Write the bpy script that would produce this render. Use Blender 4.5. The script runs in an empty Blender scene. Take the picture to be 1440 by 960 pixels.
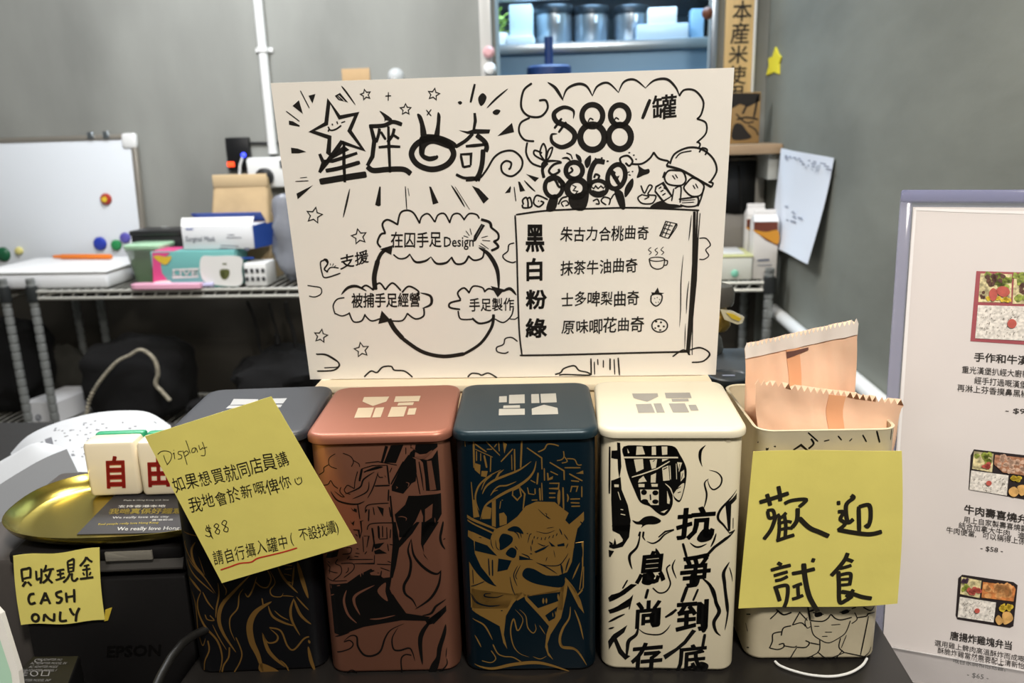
import bpy, math, random
from mathutils import Vector, Matrix, noise
from mathutils.geometry import tessellate_polygon
random.seed(7)
SC = bpy.context.scene
COL = SC.collection
def srgb(h):
    h = h.lstrip('#')
    v = [int(h[i:i+2], 16)/255 for i in (0, 2, 4)]
    return tuple(c/12.92 if c <= .04045 else ((c+.055)/1.055)**2.4 for c in v) + (1,)

# ------------------------------------------------------------------ camera
FPX, YAW, PITCH, ROLL = 1140.458, .0883294, .2549812, -.0292508
CAM = Vector((0, 0, 1.3524))
fw = Vector((-math.sin(YAW)*math.cos(PITCH), math.cos(YAW)*math.cos(PITCH), -math.sin(PITCH)))
r0 = Vector((math.cos(YAW), math.sin(YAW), 0)); u0 = r0.cross(fw)
rt = math.cos(ROLL)*r0 + math.sin(ROLL)*u0
up = -math.sin(ROLL)*r0 + math.cos(ROLL)*u0
cd = bpy.data.cameras.new('camera'); co = bpy.data.objects.new('camera', cd); COL.objects.link(co)
M = Matrix((rt, up, -fw)).transposed().to_4x4(); M.translation = CAM
co.matrix_world = M
cd.sensor_width = 36; cd.lens = 36*FPX/1440; cd.clip_start = .02
cd.dof.use_dof = True; cd.dof.focus_distance = .60; cd.dof.aperture_fstop = 9.5
SC.camera = co

# ------------------------------------------------------------------ light
SC.view_settings.view_transform = 'Standard'; SC.view_settings.look = 'None'
SC.view_settings.gamma = 1; SC.view_settings.use_curve_mapping = False
SC.view_settings.exposure = 0.4
w = bpy.data.worlds.new('world'); SC.world = w; w.use_nodes = True
w.node_tree.nodes['Background'].inputs[0].default_value = (.93, .97, 1, 1)
w.node_tree.nodes['Background'].inputs[1].default_value = .42
def area(name, loc, target, size, power, color, sy=None):
    l = bpy.data.lights.new(name, 'AREA'); l.energy = power; l.color = color; l.size = size
    if sy: l.shape = 'RECTANGLE'; l.size_y = sy
    o = bpy.data.objects.new(name, l); COL.objects.link(o); o.location = loc
    o.rotation_euler = (Vector(target)-Vector(loc)).to_track_quat('-Z', 'Y').to_euler()
    return o
WARM = (1, .93, .83)
area('ceiling_lamp_front', (.35, -.35, 2.50), (-.05, .6, 1.05), .22, 23, WARM)
area('ceiling_lamp_counter', (-.25, 1.05, 2.52), (-.2, .8, .9), .45, 15, WARM)
area('ceiling_lamp_rack', (-.9, 1.7, 2.5), (-.9, 2.2, 1.0), .6, 25, (.97, .98, 1))
area('ceiling_lamp_room', (-1.6, -.6, 2.5), (-1.4, .4, .6), .7, 9, (1, .95, .87))
area('kitchen_lamp', (.1, 3.0, 2.45), (.1, 3.1, 1.0), .9, 40, (.55, .79, 1))

# ------------------------------------------------------------------ pixel rays (photo pixel -> point on a real plane)
def ray(px, py): return fw + (px-720)/FPX*rt - (py-480)/FPX*up
def onY(px, py, Y): d = ray(px, py); return CAM + d*((Y-CAM.y)/d.y)
def onX(px, py, X): d = ray(px, py); return CAM + d*((X-CAM.x)/d.x)
def onZ(px, py, Z): d = ray(px, py); return CAM + d*((Z-CAM.z)/d.z)
class Plane:
    def __init__(s, o, ex, ez, disp=None, bands=None):
        s.bands = bands
        s.o = Vector(o); s.ex = Vector(ex).normalized(); s.ez = Vector(ez).normalized()
        s.n = s.ex.cross(s.ez)                       # x right, z up -> n = -y (towards the viewer)
        s.disp = disp
    def uv(s, px, py):
        d = ray(px, py); t = (s.o-CAM).dot(s.n)/d.dot(s.n); p = CAM+d*t-s.o
        return p.dot(s.ex), p.dot(s.ez)
    def pt(s, u, v, off=0.):
        if s.disp:
            k = s.disp(u, v)
            if isinstance(k, tuple): u, v, k = k
            off += k
        return s.o+s.ex*u+s.ez*v+s.n*off
def planeY(Y, x=0, z=1): return Plane((x, Y, z), (1, 0, 0), (0, 0, 1))

# ------------------------------------------------------------------ materials
MATS = {}
def mat(name, col, rough=.5, metal=0., bump=0., bscale=40., var=0., vscale=6., trans=0., alpha=1., spec=.5, emit=0., ior=1.45, stretch=None, coat=0., sss=0.):
    if name in MATS: return MATS[name]
    m = bpy.data.materials.new(name); m.use_nodes = True
    nt = m.node_tree; b = nt.nodes['Principled BSDF']
    c = srgb(col) if isinstance(col, str) else col
    b.inputs['Base Color'].default_value = c; b.inputs['Roughness'].default_value = rough
    b.inputs['Metallic'].default_value = metal; b.inputs['Transmission Weight'].default_value = trans
    b.inputs['Alpha'].default_value = alpha; b.inputs['Specular IOR Level'].default_value = spec
    b.inputs['IOR'].default_value = ior; b.inputs['Coat Weight'].default_value = coat
    if emit: b.inputs['Emission Color'].default_value = c; b.inputs['Emission Strength'].default_value = emit
    if sss: b.inputs['Subsurface Weight'].default_value = sss; b.inputs['Subsurface Radius'].default_value = (.01, .006, .004)
    tc = nt.nodes.new('ShaderNodeTexCoord'); src = tc.outputs['Object']
    if stretch:
        mp = nt.nodes.new('ShaderNodeMapping'); mp.inputs['Scale'].default_value = stretch
        nt.links.new(src, mp.inputs[0]); src = mp.outputs[0]
    if var:
        n = nt.nodes.new('ShaderNodeTexNoise'); n.inputs['Scale'].default_value = vscale; n.inputs['Detail'].default_value = 5
        nt.links.new(src, n.inputs['Vector'])
        r = nt.nodes.new('ShaderNodeValToRGB')
        r.color_ramp.elements[0].position = .37; r.color_ramp.elements[1].position = .63
        r.color_ramp.elements[0].color = tuple(x*(1-var) for x in c[:3])+(1,)
        r.color_ramp.elements[1].color = tuple(min(1, x*(1+var)) for x in c[:3])+(1,)
        nt.links.new(n.outputs['Fac'], r.inputs[0]); nt.links.new(r.outputs[0], b.inputs['Base Color'])
    if bump:
        n2 = nt.nodes.new('ShaderNodeTexNoise'); n2.inputs['Scale'].default_value = bscale; n2.inputs['Detail'].default_value = 4
        nt.links.new(src, n2.inputs['Vector'])
        bp = nt.nodes.new('ShaderNodeBump'); bp.inputs['Strength'].default_value = bump; bp.inputs['Distance'].default_value = .004
        nt.links.new(n2.outputs['Fac'], bp.inputs['Height']); nt.links.new(bp.outputs[0], b.inputs['Normal'])
    MATS[name] = m; return m

# ------------------------------------------------------------------ mesh builder
class MB:
    def __init__(s): s.v = []; s.f = []; s.sm = []
    def add(s, vs, fs, smooth=False):
        n = len(s.v); s.v += [Vector(v) for v in vs]
        for f in fs: s.f.append(tuple(i+n for i in f)); s.sm.append(smooth)
        return s
    def ringloft(s, rings, cap0=True, cap1=True, smooth=True, closed=True):
        n = len(rings[0]); base = len(s.v)
        for r in rings: s.v += [Vector(p) for p in r]
        for k in range(len(rings)-1):
            for i in range(n if closed else n-1):
                j = (i+1) % n
                s.f.append((base+k*n+i, base+k*n+j, base+(k+1)*n+j, base+(k+1)*n+i)); s.sm.append(smooth)
        if cap0: s.f.append(tuple(base+i for i in reversed(range(n)))); s.sm.append(False)
        if cap1: s.f.append(tuple(base+(len(rings)-1)*n+i for i in range(n))); s.sm.append(False)
        return s
    def box(s, x0, x1, y0, y1, z0, z1, r=0., T=None):
        """box with softened edges (r)"""
        r = min(r, (x1-x0)*.49, (y1-y0)*.49, (z1-z0)*.49)
        cx, cy = (x0+x1)/2, (y0+y1)/2
        if r <= 0:
            rr = [[(x0, y0, z), (x1, y0, z), (x1, y1, z), (x0, y1, z)] for z in (z0, z1)]
        else:
            rr = []
            for z, ins in ((z0, r), (z0+r*.3, r*.3), (z0+r, 0), (z1-r, 0), (z1-r*.3, r*.3), (z1, r)):
                rr.append([(x, y, z) for x, y in rrect(cx, cy, (x1-x0)/2-ins, (y1-y0)/2-ins, max(r-ins*.5, r*.3), 3)])
        if T: rr = [[T @ Vector(p) for p in q] for q in rr]
        return s.ringloft(rr, smooth=r > 0)
    def tube(s, pts, r, n=8, caps=True):
        pts = [Vector(p) for p in pts]; rings = []; rs = r if isinstance(r, (list, tuple)) else [r]*len(pts)
        prev = None
        for i, p in enumerate(pts):
            t = (pts[min(i+1, len(pts)-1)]-pts[max(i-1, 0)]).normalized()
            a = prev if prev is not None else (Vector((0, 0, 1)) if abs(t.z) < .9 else Vector((1, 0, 0)))
            x = (a - t*a.dot(t)).normalized(); y = t.cross(x); prev = x
            rings.append([p+(x*math.cos(q)+y*math.sin(q))*rs[i] for q in [2*math.pi*k/n for k in range(n)]])
        return s.ringloft(rings, caps, caps)
    def lathe(s, c, prof, n=28, cap0=True, cap1=True, axis=(0, 0, 1), sx=1., sy=1.):
        q = Vector((0, 0, 1)).rotation_difference(Vector(axis)); c = Vector(c)
        rings = [[c+q @ Vector((r*math.cos(2*math.pi*k/n)*sx, r*math.sin(2*math.pi*k/n)*sy, z)) for k in range(n)] for r, z in prof]
        return s.ringloft(rings, cap0, cap1)
    def prism(s, poly, vec):
        """poly: 3D points of a flat outline; vec: extrusion"""
        a = [Vector(p) for p in poly]; vec = Vector(vec)
        return s.ringloft([a, [p+vec for p in a]], smooth=False)
    def grid(s, fn, nu, nv, smooth=True, thick=None):
        n = len(s.v)
        P = [[Vector(fn(i/nu, j/nv)) for i in range(nu+1)] for j in range(nv+1)]
        for row in P: s.v += row
        for j in range(nv):
            for i in range(nu):
                a = n+j*(nu+1)+i; s.f.append((a, a+1, a+nu+2, a+nu+1)); s.sm.append(smooth)
        return s
    def sheet(s, fn, nu, nv, th=.0003):
        """closed thin sheet: fn(u,v,off) -> point"""
        F = [[Vector(fn(i/nu, j/nv, 0.)) for i in range(nu+1)] for j in range(nv+1)]
        B = [[Vector(fn(i/nu, j/nv, -th)) for i in range(nu+1)] for j in range(nv+1)]
        n = len(s.v); W = nu+1
        for row in F+B: s.v += row
        o = (nv+1)*W
        for j in range(nv):
            for i in range(nu):
                a = n+j*W+i
                s.f.append((a, a+1, a+W+1, a+W)); s.sm.append(True)
                s.f.append((a+o, a+o+W, a+o+W+1, a+o+1)); s.sm.append(True)
        for i in range(nu):
            for a, fl in ((n+i, 0), (n+nv*W+i, 1)):
                q = (a, a+o, a+o+1, a+1); s.f.append(q if not fl else q[::-1]); s.sm.append(False)
        for j in range(nv):
            for a, fl in ((n+j*W, 1), (n+j*W+nu, 0)):
                q = (a, a+o, a+o+W, a+W); s.f.append(q if not fl else q[::-1]); s.sm.append(False)
        return s
    def blob(s, c, rx, ry, rz, amp=.15, fr=2.5, seed=0, flat=.35, pw=.8, nu=40, nv=22):
        """soft lump standing on z=c.z; superellipsoid with folds"""
        c = Vector(c); rings = []
        for j in range(1, nv):
            th = math.pi*j/nv; ring = []
            for i in range(nu):
                a = 2*math.pi*i/nu
                f = lambda x: math.copysign(abs(x)**pw, x)
                d = Vector((f(math.sin(th))*f(math.cos(a)), f(math.sin(th))*f(math.sin(a)), -f(math.cos(th))))
                k = 1+amp*(noise.noise(d*fr+Vector((seed*7.3, seed, 0)))+.5*abs(noise.noise(d*fr*2.3+Vector((seed, 3, 1)))))
                z = d.z*k
                ring.append(c+Vector((d.x*k*rx, d.y*k*ry, max(0, rz*(z*(1-flat)+ (1-flat))/(2*(1-flat))*2))))
            rings.append(ring)
        return s.ringloft(rings)
def rrect(cx, cy, hx, hy, r, seg=5):
    r = min(r, hx*.98, hy*.98); out = []
    for (sx, sy, a0) in ((1, -1, -90), (1, 1, 0), (-1, 1, 90), (-1, -1, 180)):
        for k in range(seg+1):
            a = math.radians(a0+90*k/seg)
            out.append((cx+sx*(hx-r)+r*math.cos(a), cy+sy*(hy-r)+r*math.sin(a)))
    return out

# ------------------------------------------------------------------ objects
def chain(o):
    m = o.matrix_basis.copy()
    while o.parent: o = o.parent; m = o.matrix_basis @ m
    return m
def tag(o, label=None, cat=None, group=None, kind=None):
    for k, v in (('label', label), ('category', cat), ('group', group), ('kind', kind)):
        if v: o[k] = v
    return o
def obj(name, mb, material, parent=None, label=None, cat=None, group=None, kind=None, angle=40):
    """mb is in world coordinates; a top-level mesh gets its origin at its base"""
    me = bpy.data.meshes.new(name)
    if parent: inv = chain(parent).inverted(); vs = [inv @ v for v in mb.v]; loc = None
    else:
        lo = [min(v[i] for v in mb.v) for i in range(3)]; hi = [max(v[i] for v in mb.v) for i in range(3)]
        loc = Vector(((lo[0]+hi[0])/2, (lo[1]+hi[1])/2, lo[2])); vs = [v-loc for v in mb.v]
    me.from_pydata([tuple(v) for v in vs], [], mb.f); me.materials.append(material)
    me.polygons.foreach_set('use_smooth', mb.sm); me.update()
    if any(mb.sm): me.set_sharp_from_angle(angle=math.radians(angle))
    o = bpy.data.objects.new(name, me); COL.objects.link(o)
    if parent: o.parent = parent
    else: o.location = loc
    return tag(o, label, cat, group, kind)
def thing(name, loc, label, cat, group=None, mtx=None):
    o = bpy.data.objects.new(name, None); COL.objects.link(o); o.empty_display_size = .02
    if mtx is not None: o.matrix_basis = mtx
    else: o.location = loc
    return tag(o, label, cat, group)
def struct(name, mb, m): return obj(name, mb, m, kind='structure')

# ------------------------------------------------------------------ ink: lines, fills and lettering lying on a plane
def catmull(p, closed=False, k=7):
    if len(p) < 3 and not closed: return p
    out = []; n = len(p); rng = range(n) if closed else range(n-1)
    for i in rng:
        g = (lambda q: p[q % n]) if closed else (lambda q: p[max(0, min(n-1, q))])
        a, b, c, d = g(i-1), g(i), g(i+1), g(i+2)
        for t in [q/k for q in range(k)]:
            out.append(tuple(.5*((2*b[e])+(-a[e]+c[e])*t+(2*a[e]-5*b[e]+4*c[e]-d[e])*t*t+(-a[e]+3*b[e]-3*c[e]+d[e])*t**3) for e in (0, 1)))
    if not closed: out.append(p[-1])
    return out
GLY = {}
def glyph(s, bold):
    key = (s, bold)
    if key not in GLY:
        c = bpy.data.curves.new('lettering', 'FONT'); c.body = s; c.size = 1; c.resolution_u = 2
        o = bpy.data.objects.new('lettering', c); COL.objects.link(o)
        ev = o.evaluated_get(bpy.context.evaluated_depsgraph_get()); m = ev.to_mesh()
        V = [(v.co.x, v.co.y) for v in m.vertices]; Fc = [tuple(p.vertices) for p in m.polygons]
        if bold > 0:                                  # heavier pen: widen along the outline
            cnt = {}
            for f in Fc:
                for i in range(len(f)):
                    e = tuple(sorted((f[i], f[(i+1) % len(f)]))); cnt[e] = cnt.get(e, 0)+1
            for (i, j), n_ in cnt.items():
                if n_ != 1: continue
                (ax, ay), (bx, by) = V[i], V[j]; dx, dy = bx-ax, by-ay; L = math.hypot(dx, dy)
                if L < 1e-6: continue
                dx, dy = dx/L*bold, dy/L*bold; k = len(V)
                V += [(ax-dx*.7+dy, ay-dy*.7-dx), (bx+dx*.7+dy, by+dy*.7-dx), (bx+dx*.7-dy, by+dy*.7+dx), (ax-dx*.7-dy, ay-dy*.7+dx)]
                Fc.append((k, k+1, k+2, k+3))
        GLY[key] = (V, Fc)
        ev.to_mesh_clear(); bpy.data.objects.remove(o); bpy.data.curves.remove(c)
    return GLY[key]
class Ink:
    def __init__(s, plane, off=.00018, wk=1.): s.wk = wk; s.pl = plane; s.m = {1: MB(), 2: MB(), 3: MB()}; s.off = off
    def put(s, poly2d, faces, layer):
        vs = [s.pl.pt(u, v, s.off*(1, 1.8, 2.6)[layer-1]) for u, v in poly2d]
        s.m[layer].add(vs, faces)
    def fill(s, pts, layer=1):
        p = [s.pl.uv(*q) for q in pts]
        T = tessellate_polygon([[Vector((a, b, 0)) for a, b in p]])
        if not s.pl.bands: s.put(p, T, layer); return
        B = [-9]+list(s.pl.bands)+[9]; vs = []; fs = []
        for t in T:                                    # follow the bent surface: cut every face at the bend lines
            tri = [p[i] for i in t]; lo = min(a for a, _ in tri); hi = max(a for a, _ in tri)
            for k in range(len(B)-1):
                if B[k+1] <= lo or B[k] >= hi: continue
                q = tri
                for lim, sg in ((B[k], 1), (B[k+1], -1)):
                    o = []
                    for i in range(len(q)):
                        a, b = q[i], q[(i+1) % len(q)]; ia, ib = (a[0]-lim)*sg >= 0, (b[0]-lim)*sg >= 0
                        if ia: o.append(a)
                        if ia != ib: f = (lim-a[0])/(b[0]-a[0]); o.append((lim, a[1]+(b[1]-a[1])*f))
                    q = o
                    if not q: break
                if len(q) > 2: fs.append(tuple(range(len(vs), len(vs)+len(q)))); vs += q
        s.put(vs, fs, layer)
    def line(s, pts, w, layer=1, taper=0, closed=False):
        q = [s.pl.uv(*a) for a in pts]
        c0 = s.pl.uv(*pts[0]); c1 = s.pl.uv(pts[0][0]+10, pts[0][1]); sc = math.hypot(c1[0]-c0[0], c1[1]-c0[1])/10
        w = w*sc/2*s.wk; n = len(q); vs = []
        if n == 2: q = [tuple(q[0][e]+(q[1][e]-q[0][e])*t/6 for e in (0, 1)) for t in range(7)]; n = 7
        for i, a in enumerate(q):
            b = q[(i-1) % n] if closed else q[max(0, i-1)]; c = q[(i+1) % n] if closed else q[min(n-1, i+1)]
            dx, dy = c[0]-b[0], c[1]-b[1]; L = math.hypot(dx, dy) or 1e-9; nx, ny = -dy/L, dx/L
            t = i/(n-1); ww = w
            if taper: ww = w*max(.08, min(1, math.sin(math.pi*min(max(t, .0), 1.))**.6))
            elif not closed: ww = w*(1 if 0 < i < n-1 else .75)
            mit = 1.
            if 0 < i < n-1 or closed:
                d1 = ((a[0]-b[0]), (a[1]-b[1])); l1 = math.hypot(*d1) or 1e-9
                cs = abs((d1[0]*dx+d1[1]*dy)/(l1*L)); mit = 1/max(cs, .55)
            vs += [(a[0]+nx*ww*mit, a[1]+ny*ww*mit), (a[0]-nx*ww*mit, a[1]-ny*ww*mit)]
        fs = [(2*i, 2*i+1, 2*i+3, 2*i+2) for i in range(n-1)]
        if closed: fs.append((2*n-2, 2*n-1, 1, 0))
        s.put(vs, fs, layer)
    def draw(s, dsl, ox=0, oy=0, k=1.):
        for ln in dsl.replace('\n', ';').split(';'):
            t = ln.split()
            if not t: continue
            c = t[0][0]; layer = 1
            if c == 'q': layer = 3; t[0] = t[0][1:]; c = t[0][0]
            elif c.isupper(): layer = 2; c = c.lower()
            P = [(ox+float(a.split(',')[0])/k, oy+float(a.split(',')[1])/k) for a in t[1:] if ',' in a]
            w = float(t[0][1:])/k if len(t[0]) > 1 else 0
            if c == 's': s.line(catmull(P), w, layer)
            elif c == 't': s.line(catmull(P) if len(P) > 2 else P, w, layer, 1)
            elif c == 'l': s.line(P, w, layer)
            elif c == 'c':
                if len(P) == 4:
                    (x0, y0), (x1, y1), (x2, y2), (x3, y3) = P
                    E = [((x0+x2)/2+(x1-x3)/2*math.cos(a)+(x0-x2)/2*math.sin(a), (y0+y2)/2+(y1-y3)/2*math.cos(a)+(y0-y2)/2*math.sin(a)) for a in [2*math.pi*i/32 for i in range(32)]]
                else: E = catmull(P, True)
                s.line(E, w, layer, closed=True)
            elif c == 'd': s.line(P, w, layer, closed=True)
            elif c == 'f': s.fill(catmull(P, True, 4), layer)
            elif c == 'p': s.fill(P, layer)
            elif c in 'eo':
                (cx, cy), (rx, ry) = P[0], ((P[1][0]-ox), (P[1][1]-oy))
                E = [(cx+rx*math.cos(a), cy+ry*math.sin(a)) for a in [2*math.pi*i/28 for i in range(28)]]
                if c == 'e': s.line(E, w, layer, closed=True)
                else: s.fill(E, layer)
            elif c == 'k':
                r = float(t[2])/k; (cx, cy) = P[0]; a0 = random.uniform(-.3, .3)
                E = [(cx+(r if i % 2 == 0 else r*.48)*math.sin(a0+math.pi*i/5), cy-(r if i % 2 == 0 else r*.48)*math.cos(a0+math.pi*i/5)) for i in range(10)]
                s.line(E, w, layer, closed=True)
        return s
    def text(s, st, p0, p1, upv, bold=0., layer=1, jit=0., org=(0, 0, 1.), word=False):
        ox, oy, k = org
        p0 = (ox+p0[0]/k, oy+p0[1]/k); p1 = (ox+p1[0]/k, oy+p1[1]/k); U = (upv[0]/k, upv[1]/k)
        cells = [st] if word else list(st); n = len(cells)
        X = ((p1[0]-p0[0])/n, (p1[1]-p0[1])/n)
        for i, ch in enumerate(cells):
            if not ch.strip(): continue
            vs, fs = glyph(ch, bold)
            if word: x0 = min(v[0] for v in vs); wd = max(v[0] for v in vs)-x0; g = [((x-x0)/wd, y/.70) for x, y in vs]
            else: g = [(x, (y+.10)/.96) for x, y in vs]
            a = random.uniform(-jit, jit); sc = 1+random.uniform(-jit, jit); dy = random.uniform(-jit, jit)*.6
            q = []
            for x, y in g:
                if jit: x, y = .5+((x-.5)*math.cos(a)-(y-.5)*math.sin(a))*sc, .5+((x-.5)*math.sin(a)+(y-.5)*math.cos(a))*sc+dy
                q.append(s.pl.uv(p0[0]+X[0]*(i+x)+U[0]*y, p0[1]+X[1]*(i+x)+U[1]*y))
            s.put(q, fs, layer)
        return s
    def build(s, name, m1, parent, m2=None, label=None):
        o = obj(name, s.m[1], m1, parent, label=label)
        if s.m[2].v: obj(name+'_base_paint', s.m[2], m2 or m1, o)  # second layer: the tin's own paint colour laid over the print
        if s.m[3].v: obj(name+'_detail', s.m[3], m1, o)
        return o

# ================================================================== the room
plaster = mat('grey_plaster', '#8b8d89', .85, var=.15, vscale=3.2, bump=.5, bscale=7, stretch=(1, 1, .4))
plaster2 = mat('brushed_plaster', '#7c7f78', .6, var=.14, vscale=3, bump=.22, bscale=18, stretch=(1, .6, 1.6))
whitepl = mat('white_plastic', '#e4e6e6', .4)
XR, YB = .5603, 2.62
KX0, KX1, KZ0 = onY(697, 50, YB).x, onY(1004, 50, YB).x, 1.10
struct('floor', MB().box(-3, XR+.1, -2.2, 4.2, -.1, 0), mat('dark_floor', '#35322d', .6, var=.15, vscale=4))
struct('ceiling', MB().box(-3, XR+.1, -2.2, 4.2, 2.6, 2.7), mat('ceiling_paint', '#96938d', .9))
wb = MB().box(-3, KX0, YB, YB+.12, 0, 2.6).box(KX1, XR, YB, YB+.12, 0, 2.6).box(KX0, KX1, YB, YB+.12, 0, KZ0).box(KX0, KX1, YB, YB+.12, 2.15, 2.6)
struct('wall_back', wb, plaster)
struct('wall_back_lower', MB().box(-3, XR-.001, YB-.006, YB-.0005, 0, .905), mat('dark_brown_sheet', '#39352e', .7, var=.15, vscale=3))  # thin dark brown sheet covering the back wall below the rack shelf
struct('wall_right', MB().box(XR, XR+.1, -2.2, 4.2, 0, 2.6), plaster2)
struct('wall_front', MB().box(-3, XR, -2.3, -2.2, 0, 2.6), mat('front_wall_paint', '#45423d', .8))
struct('wall_left', MB().box(-3.1, -3, -2.2, 4.2, 0, 2.6), plaster)
struct('wall_kitchen', MB().box(-3, XR, 4.1, 4.2, 0, 2.6), mat('kitchen_tile', '#b9c6d0', .35, var=.06, vscale=8))
p0 = onY(684, 50, YB-.012)
struct('trim_1', MB().box(p0.x-.020, p0.x+.016, YB-.022, YB-.001, KZ0, 2.15, .003), mat('clear_strip', '#c9c8c4', .2, alpha=.85))
struct('trim_2', MB().box(KX1-.012, KX1+.010, YB-.014, YB-.001, KZ0, 2.15, .003), mat('steel_trim', '#9aa6b4', .25, metal=.8))
# electric conduit on the back wall
a, b = onY(360, 0, YB-.02), onY(386, 205, YB-.02)
g = thing('conduit', (a.x, YB-.018, 1.3), 'white plastic conduit running down the grey back wall', 'conduit')
obj('pipe', MB().tube([(a.x+.004, YB-.016, 2.6), (a.x+.004, YB-.016, 1.30)], .0145, 14), whitepl, g)
c = onY(375, 70, YB-.02)
obj('clip', MB().lathe((a.x+.004, YB-.016, c.z), [(.016, -.008), (.018, -.006), (.018, .006), (.016, .008)]).box(a.x-.024, a.x+.032, YB-.006, YB-.0005, c.z-.007, c.z+.007, .002), whitepl, g)
# white trunking along the right wall
t0, t1 = onX(1090, 432, XR), onX(1255, 570, XR)
obj('pipe_trunking', MB().tube([(XR-.017, 2.30, t0.z+.005), (XR-.017, 1.22, t1.z+.006)], .0165, 14), whitepl,
    label='white round pipe running low along the grey right wall', cat='pipe')

# ================================================================== kitchen behind the hatch
steel = mat('brushed_steel', '#aab4bd', .28, metal=.9, bump=.05, bscale=60)
bsteel = mat('cabinet_steel', '#6f8ea8', .4, metal=.4)
KY = 3.15
def fr(x0, x1, y0, y1, Y):
    a = onY(x0, (y0+y1)/2, Y); b = onY(x1, (y0+y1)/2, Y); m = (x0+x1)/2
    return a.x, b.x, onY(m, y1, Y).z, onY(m, y0, Y).z
zs = onY(850, 57, KY).z; zs2 = onY(850, 72, KY).z
k = thing('kitchen_counter', (.1, KY+.25, 0), 'stainless steel kitchen counter seen through the hatch', 'counter')
obj('worktop', MB().box(-.9, XR-.01, KY, KY+.6, zs2, zs, .004), steel, k)
obj('cabinet', MB().box(-.88, XR-.02, KY+.03, KY+.58, 0, zs2-.0005), bsteel, k)
x0, x1, z0, z1 = fr(690, 1010, -60, 2, KY+.35)
k2 = thing('wall_shelf', (.1, KY+.4, z1), 'steel wall shelf above the pots in the kitchen', 'shelf')
obj('board', MB().box(-.9, XR-.01, KY+.3, 4.1, z0+.005, z0+.035, .003), steel, k2)
for i, (xa, xb, yt) in enumerate(((752, 806, 8), (806, 857, 9), (863, 912, 8))):
    Y = KY+.19
    x0, x1, z0, z1 = fr(xa, xb, yt, 55, Y); r = (x1-x0)/2; cx = (x0+x1)/2; h = z1-zs
    t = thing('steel_canister', (cx, Y+.02, zs), ['steel canister nearest the white box on the kitchen counter', 'middle steel canister of the three on the kitchen counter', 'steel canister next to the plastic tubs on the kitchen counter'][i], 'canister', 'steel canisters on the kitchen counter')
    obj('body', MB().lathe((cx, Y+.02, zs), [(r*.93, 0), (r*.97, .004), (r*.97, h*.78)], 32), steel, t)
    obj('lid', MB().lathe((cx, Y+.02, zs+h*.78), [(r*.99, 0), (r, .004), (r, h*.18), (r*.95, h*.22), (r*.3, h*.23)], 32), mat('dark_steel', '#3d454d', .35, metal=.8), t)
    obj('latch', MB().tube([(cx+r*.25, Y+.02-r-.002, zs+h*.72), (cx+r*.25, Y+.02-r-.006, zs+h*.62), (cx+r*.25, Y+.02-r-.002, zs+h*.55)], .006, 8), whitepl, t)
def boxthing(name, px, Y, d, material, label, cat, zbase=None, r=.003, group=None):
    x0, x1, z0, z1 = fr(*px, Y)
    if zbase is not None: z0 = zbase
    return obj(name, MB().box(x0, x1, Y, Y+d, z0, z1, r), material, label=label, cat=cat, group=group), (x0, x1, z0, z1)
pblue = mat('pale_box', '#c7dce8', .5)
boxthing('carton_box', (716, 748, 6, 48, ), KY+.08, .14, pblue, 'pale upright carton at the left end of the kitchen counter', 'box', zbase=zs+.027)
boxthing('folded_cloth', (712, 750, 50, 58), KY+.04, .2, mat('cloth_white', '#cfd8de', .9), 'folded white cloth under the pale upright carton', 'cloth', zbase=zs+.0005)
boxthing('storage_tub', (896, 968, 33, 53), KY+.02, .09, mat('tub_plastic', '#b9cddd', .3, alpha=.9), 'long translucent tub on the kitchen counter beside the canisters', 'tub', zbase=zs+.0005)
x0, x1, z0, z1 = fr(896, 968, 33, 53, KY+.02)
boxthing('small_box', (912, 952, 10, 31), KY+.03, .07, mat('box_white', '#dbe6ee', .5), 'white box stacked on the long translucent tub', 'box', zbase=z1+.0005)
boxthing('storage_jar', (972, 990, 12, 52), KY+.07, .08, mat('jar_blue', '#8fb7d6', .2, alpha=.8), 'tall blue tinted jar at the right end of the kitchen counter', 'jar', zbase=zs+.0005)
Y = KY+.07; p = onY(702, 55, Y)
mb = MB()
for i in range(26):
    a = random.uniform(0, 6.28); h = random.uniform(.05, .15); rr = random.uniform(.005, .035)
    q = Vector((p.x+math.cos(a)*rr, Y+.04+math.sin(a)*rr, zs+h)); s = random.uniform(.012, .022)
    d = Vector((math.cos(a), math.sin(a), .4))*s; e = Vector((-math.sin(a), math.cos(a), 0))*s*.5
    mb.add([q-d, q+e, q+d, q-e, q+Vector((0, 0, s*.3))], [(0, 1, 4), (1, 2, 4), (2, 3, 4), (3, 0, 4), (3, 2, 1, 0)])
t = thing('herb_bunch', (p.x, Y+.04, zs), 'bright green herbs in a tub beside the kitchen hatch edge', 'herbs')
obj('leaves', mb, mat('leaf_green', '#9fc25a', .6, var=.3), t)
obj('tub', MB().lathe((p.x, Y+.04, zs+.0005), [(.03, 0), (.036, .045), (.034, .05)]), whitepl, t)
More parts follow.
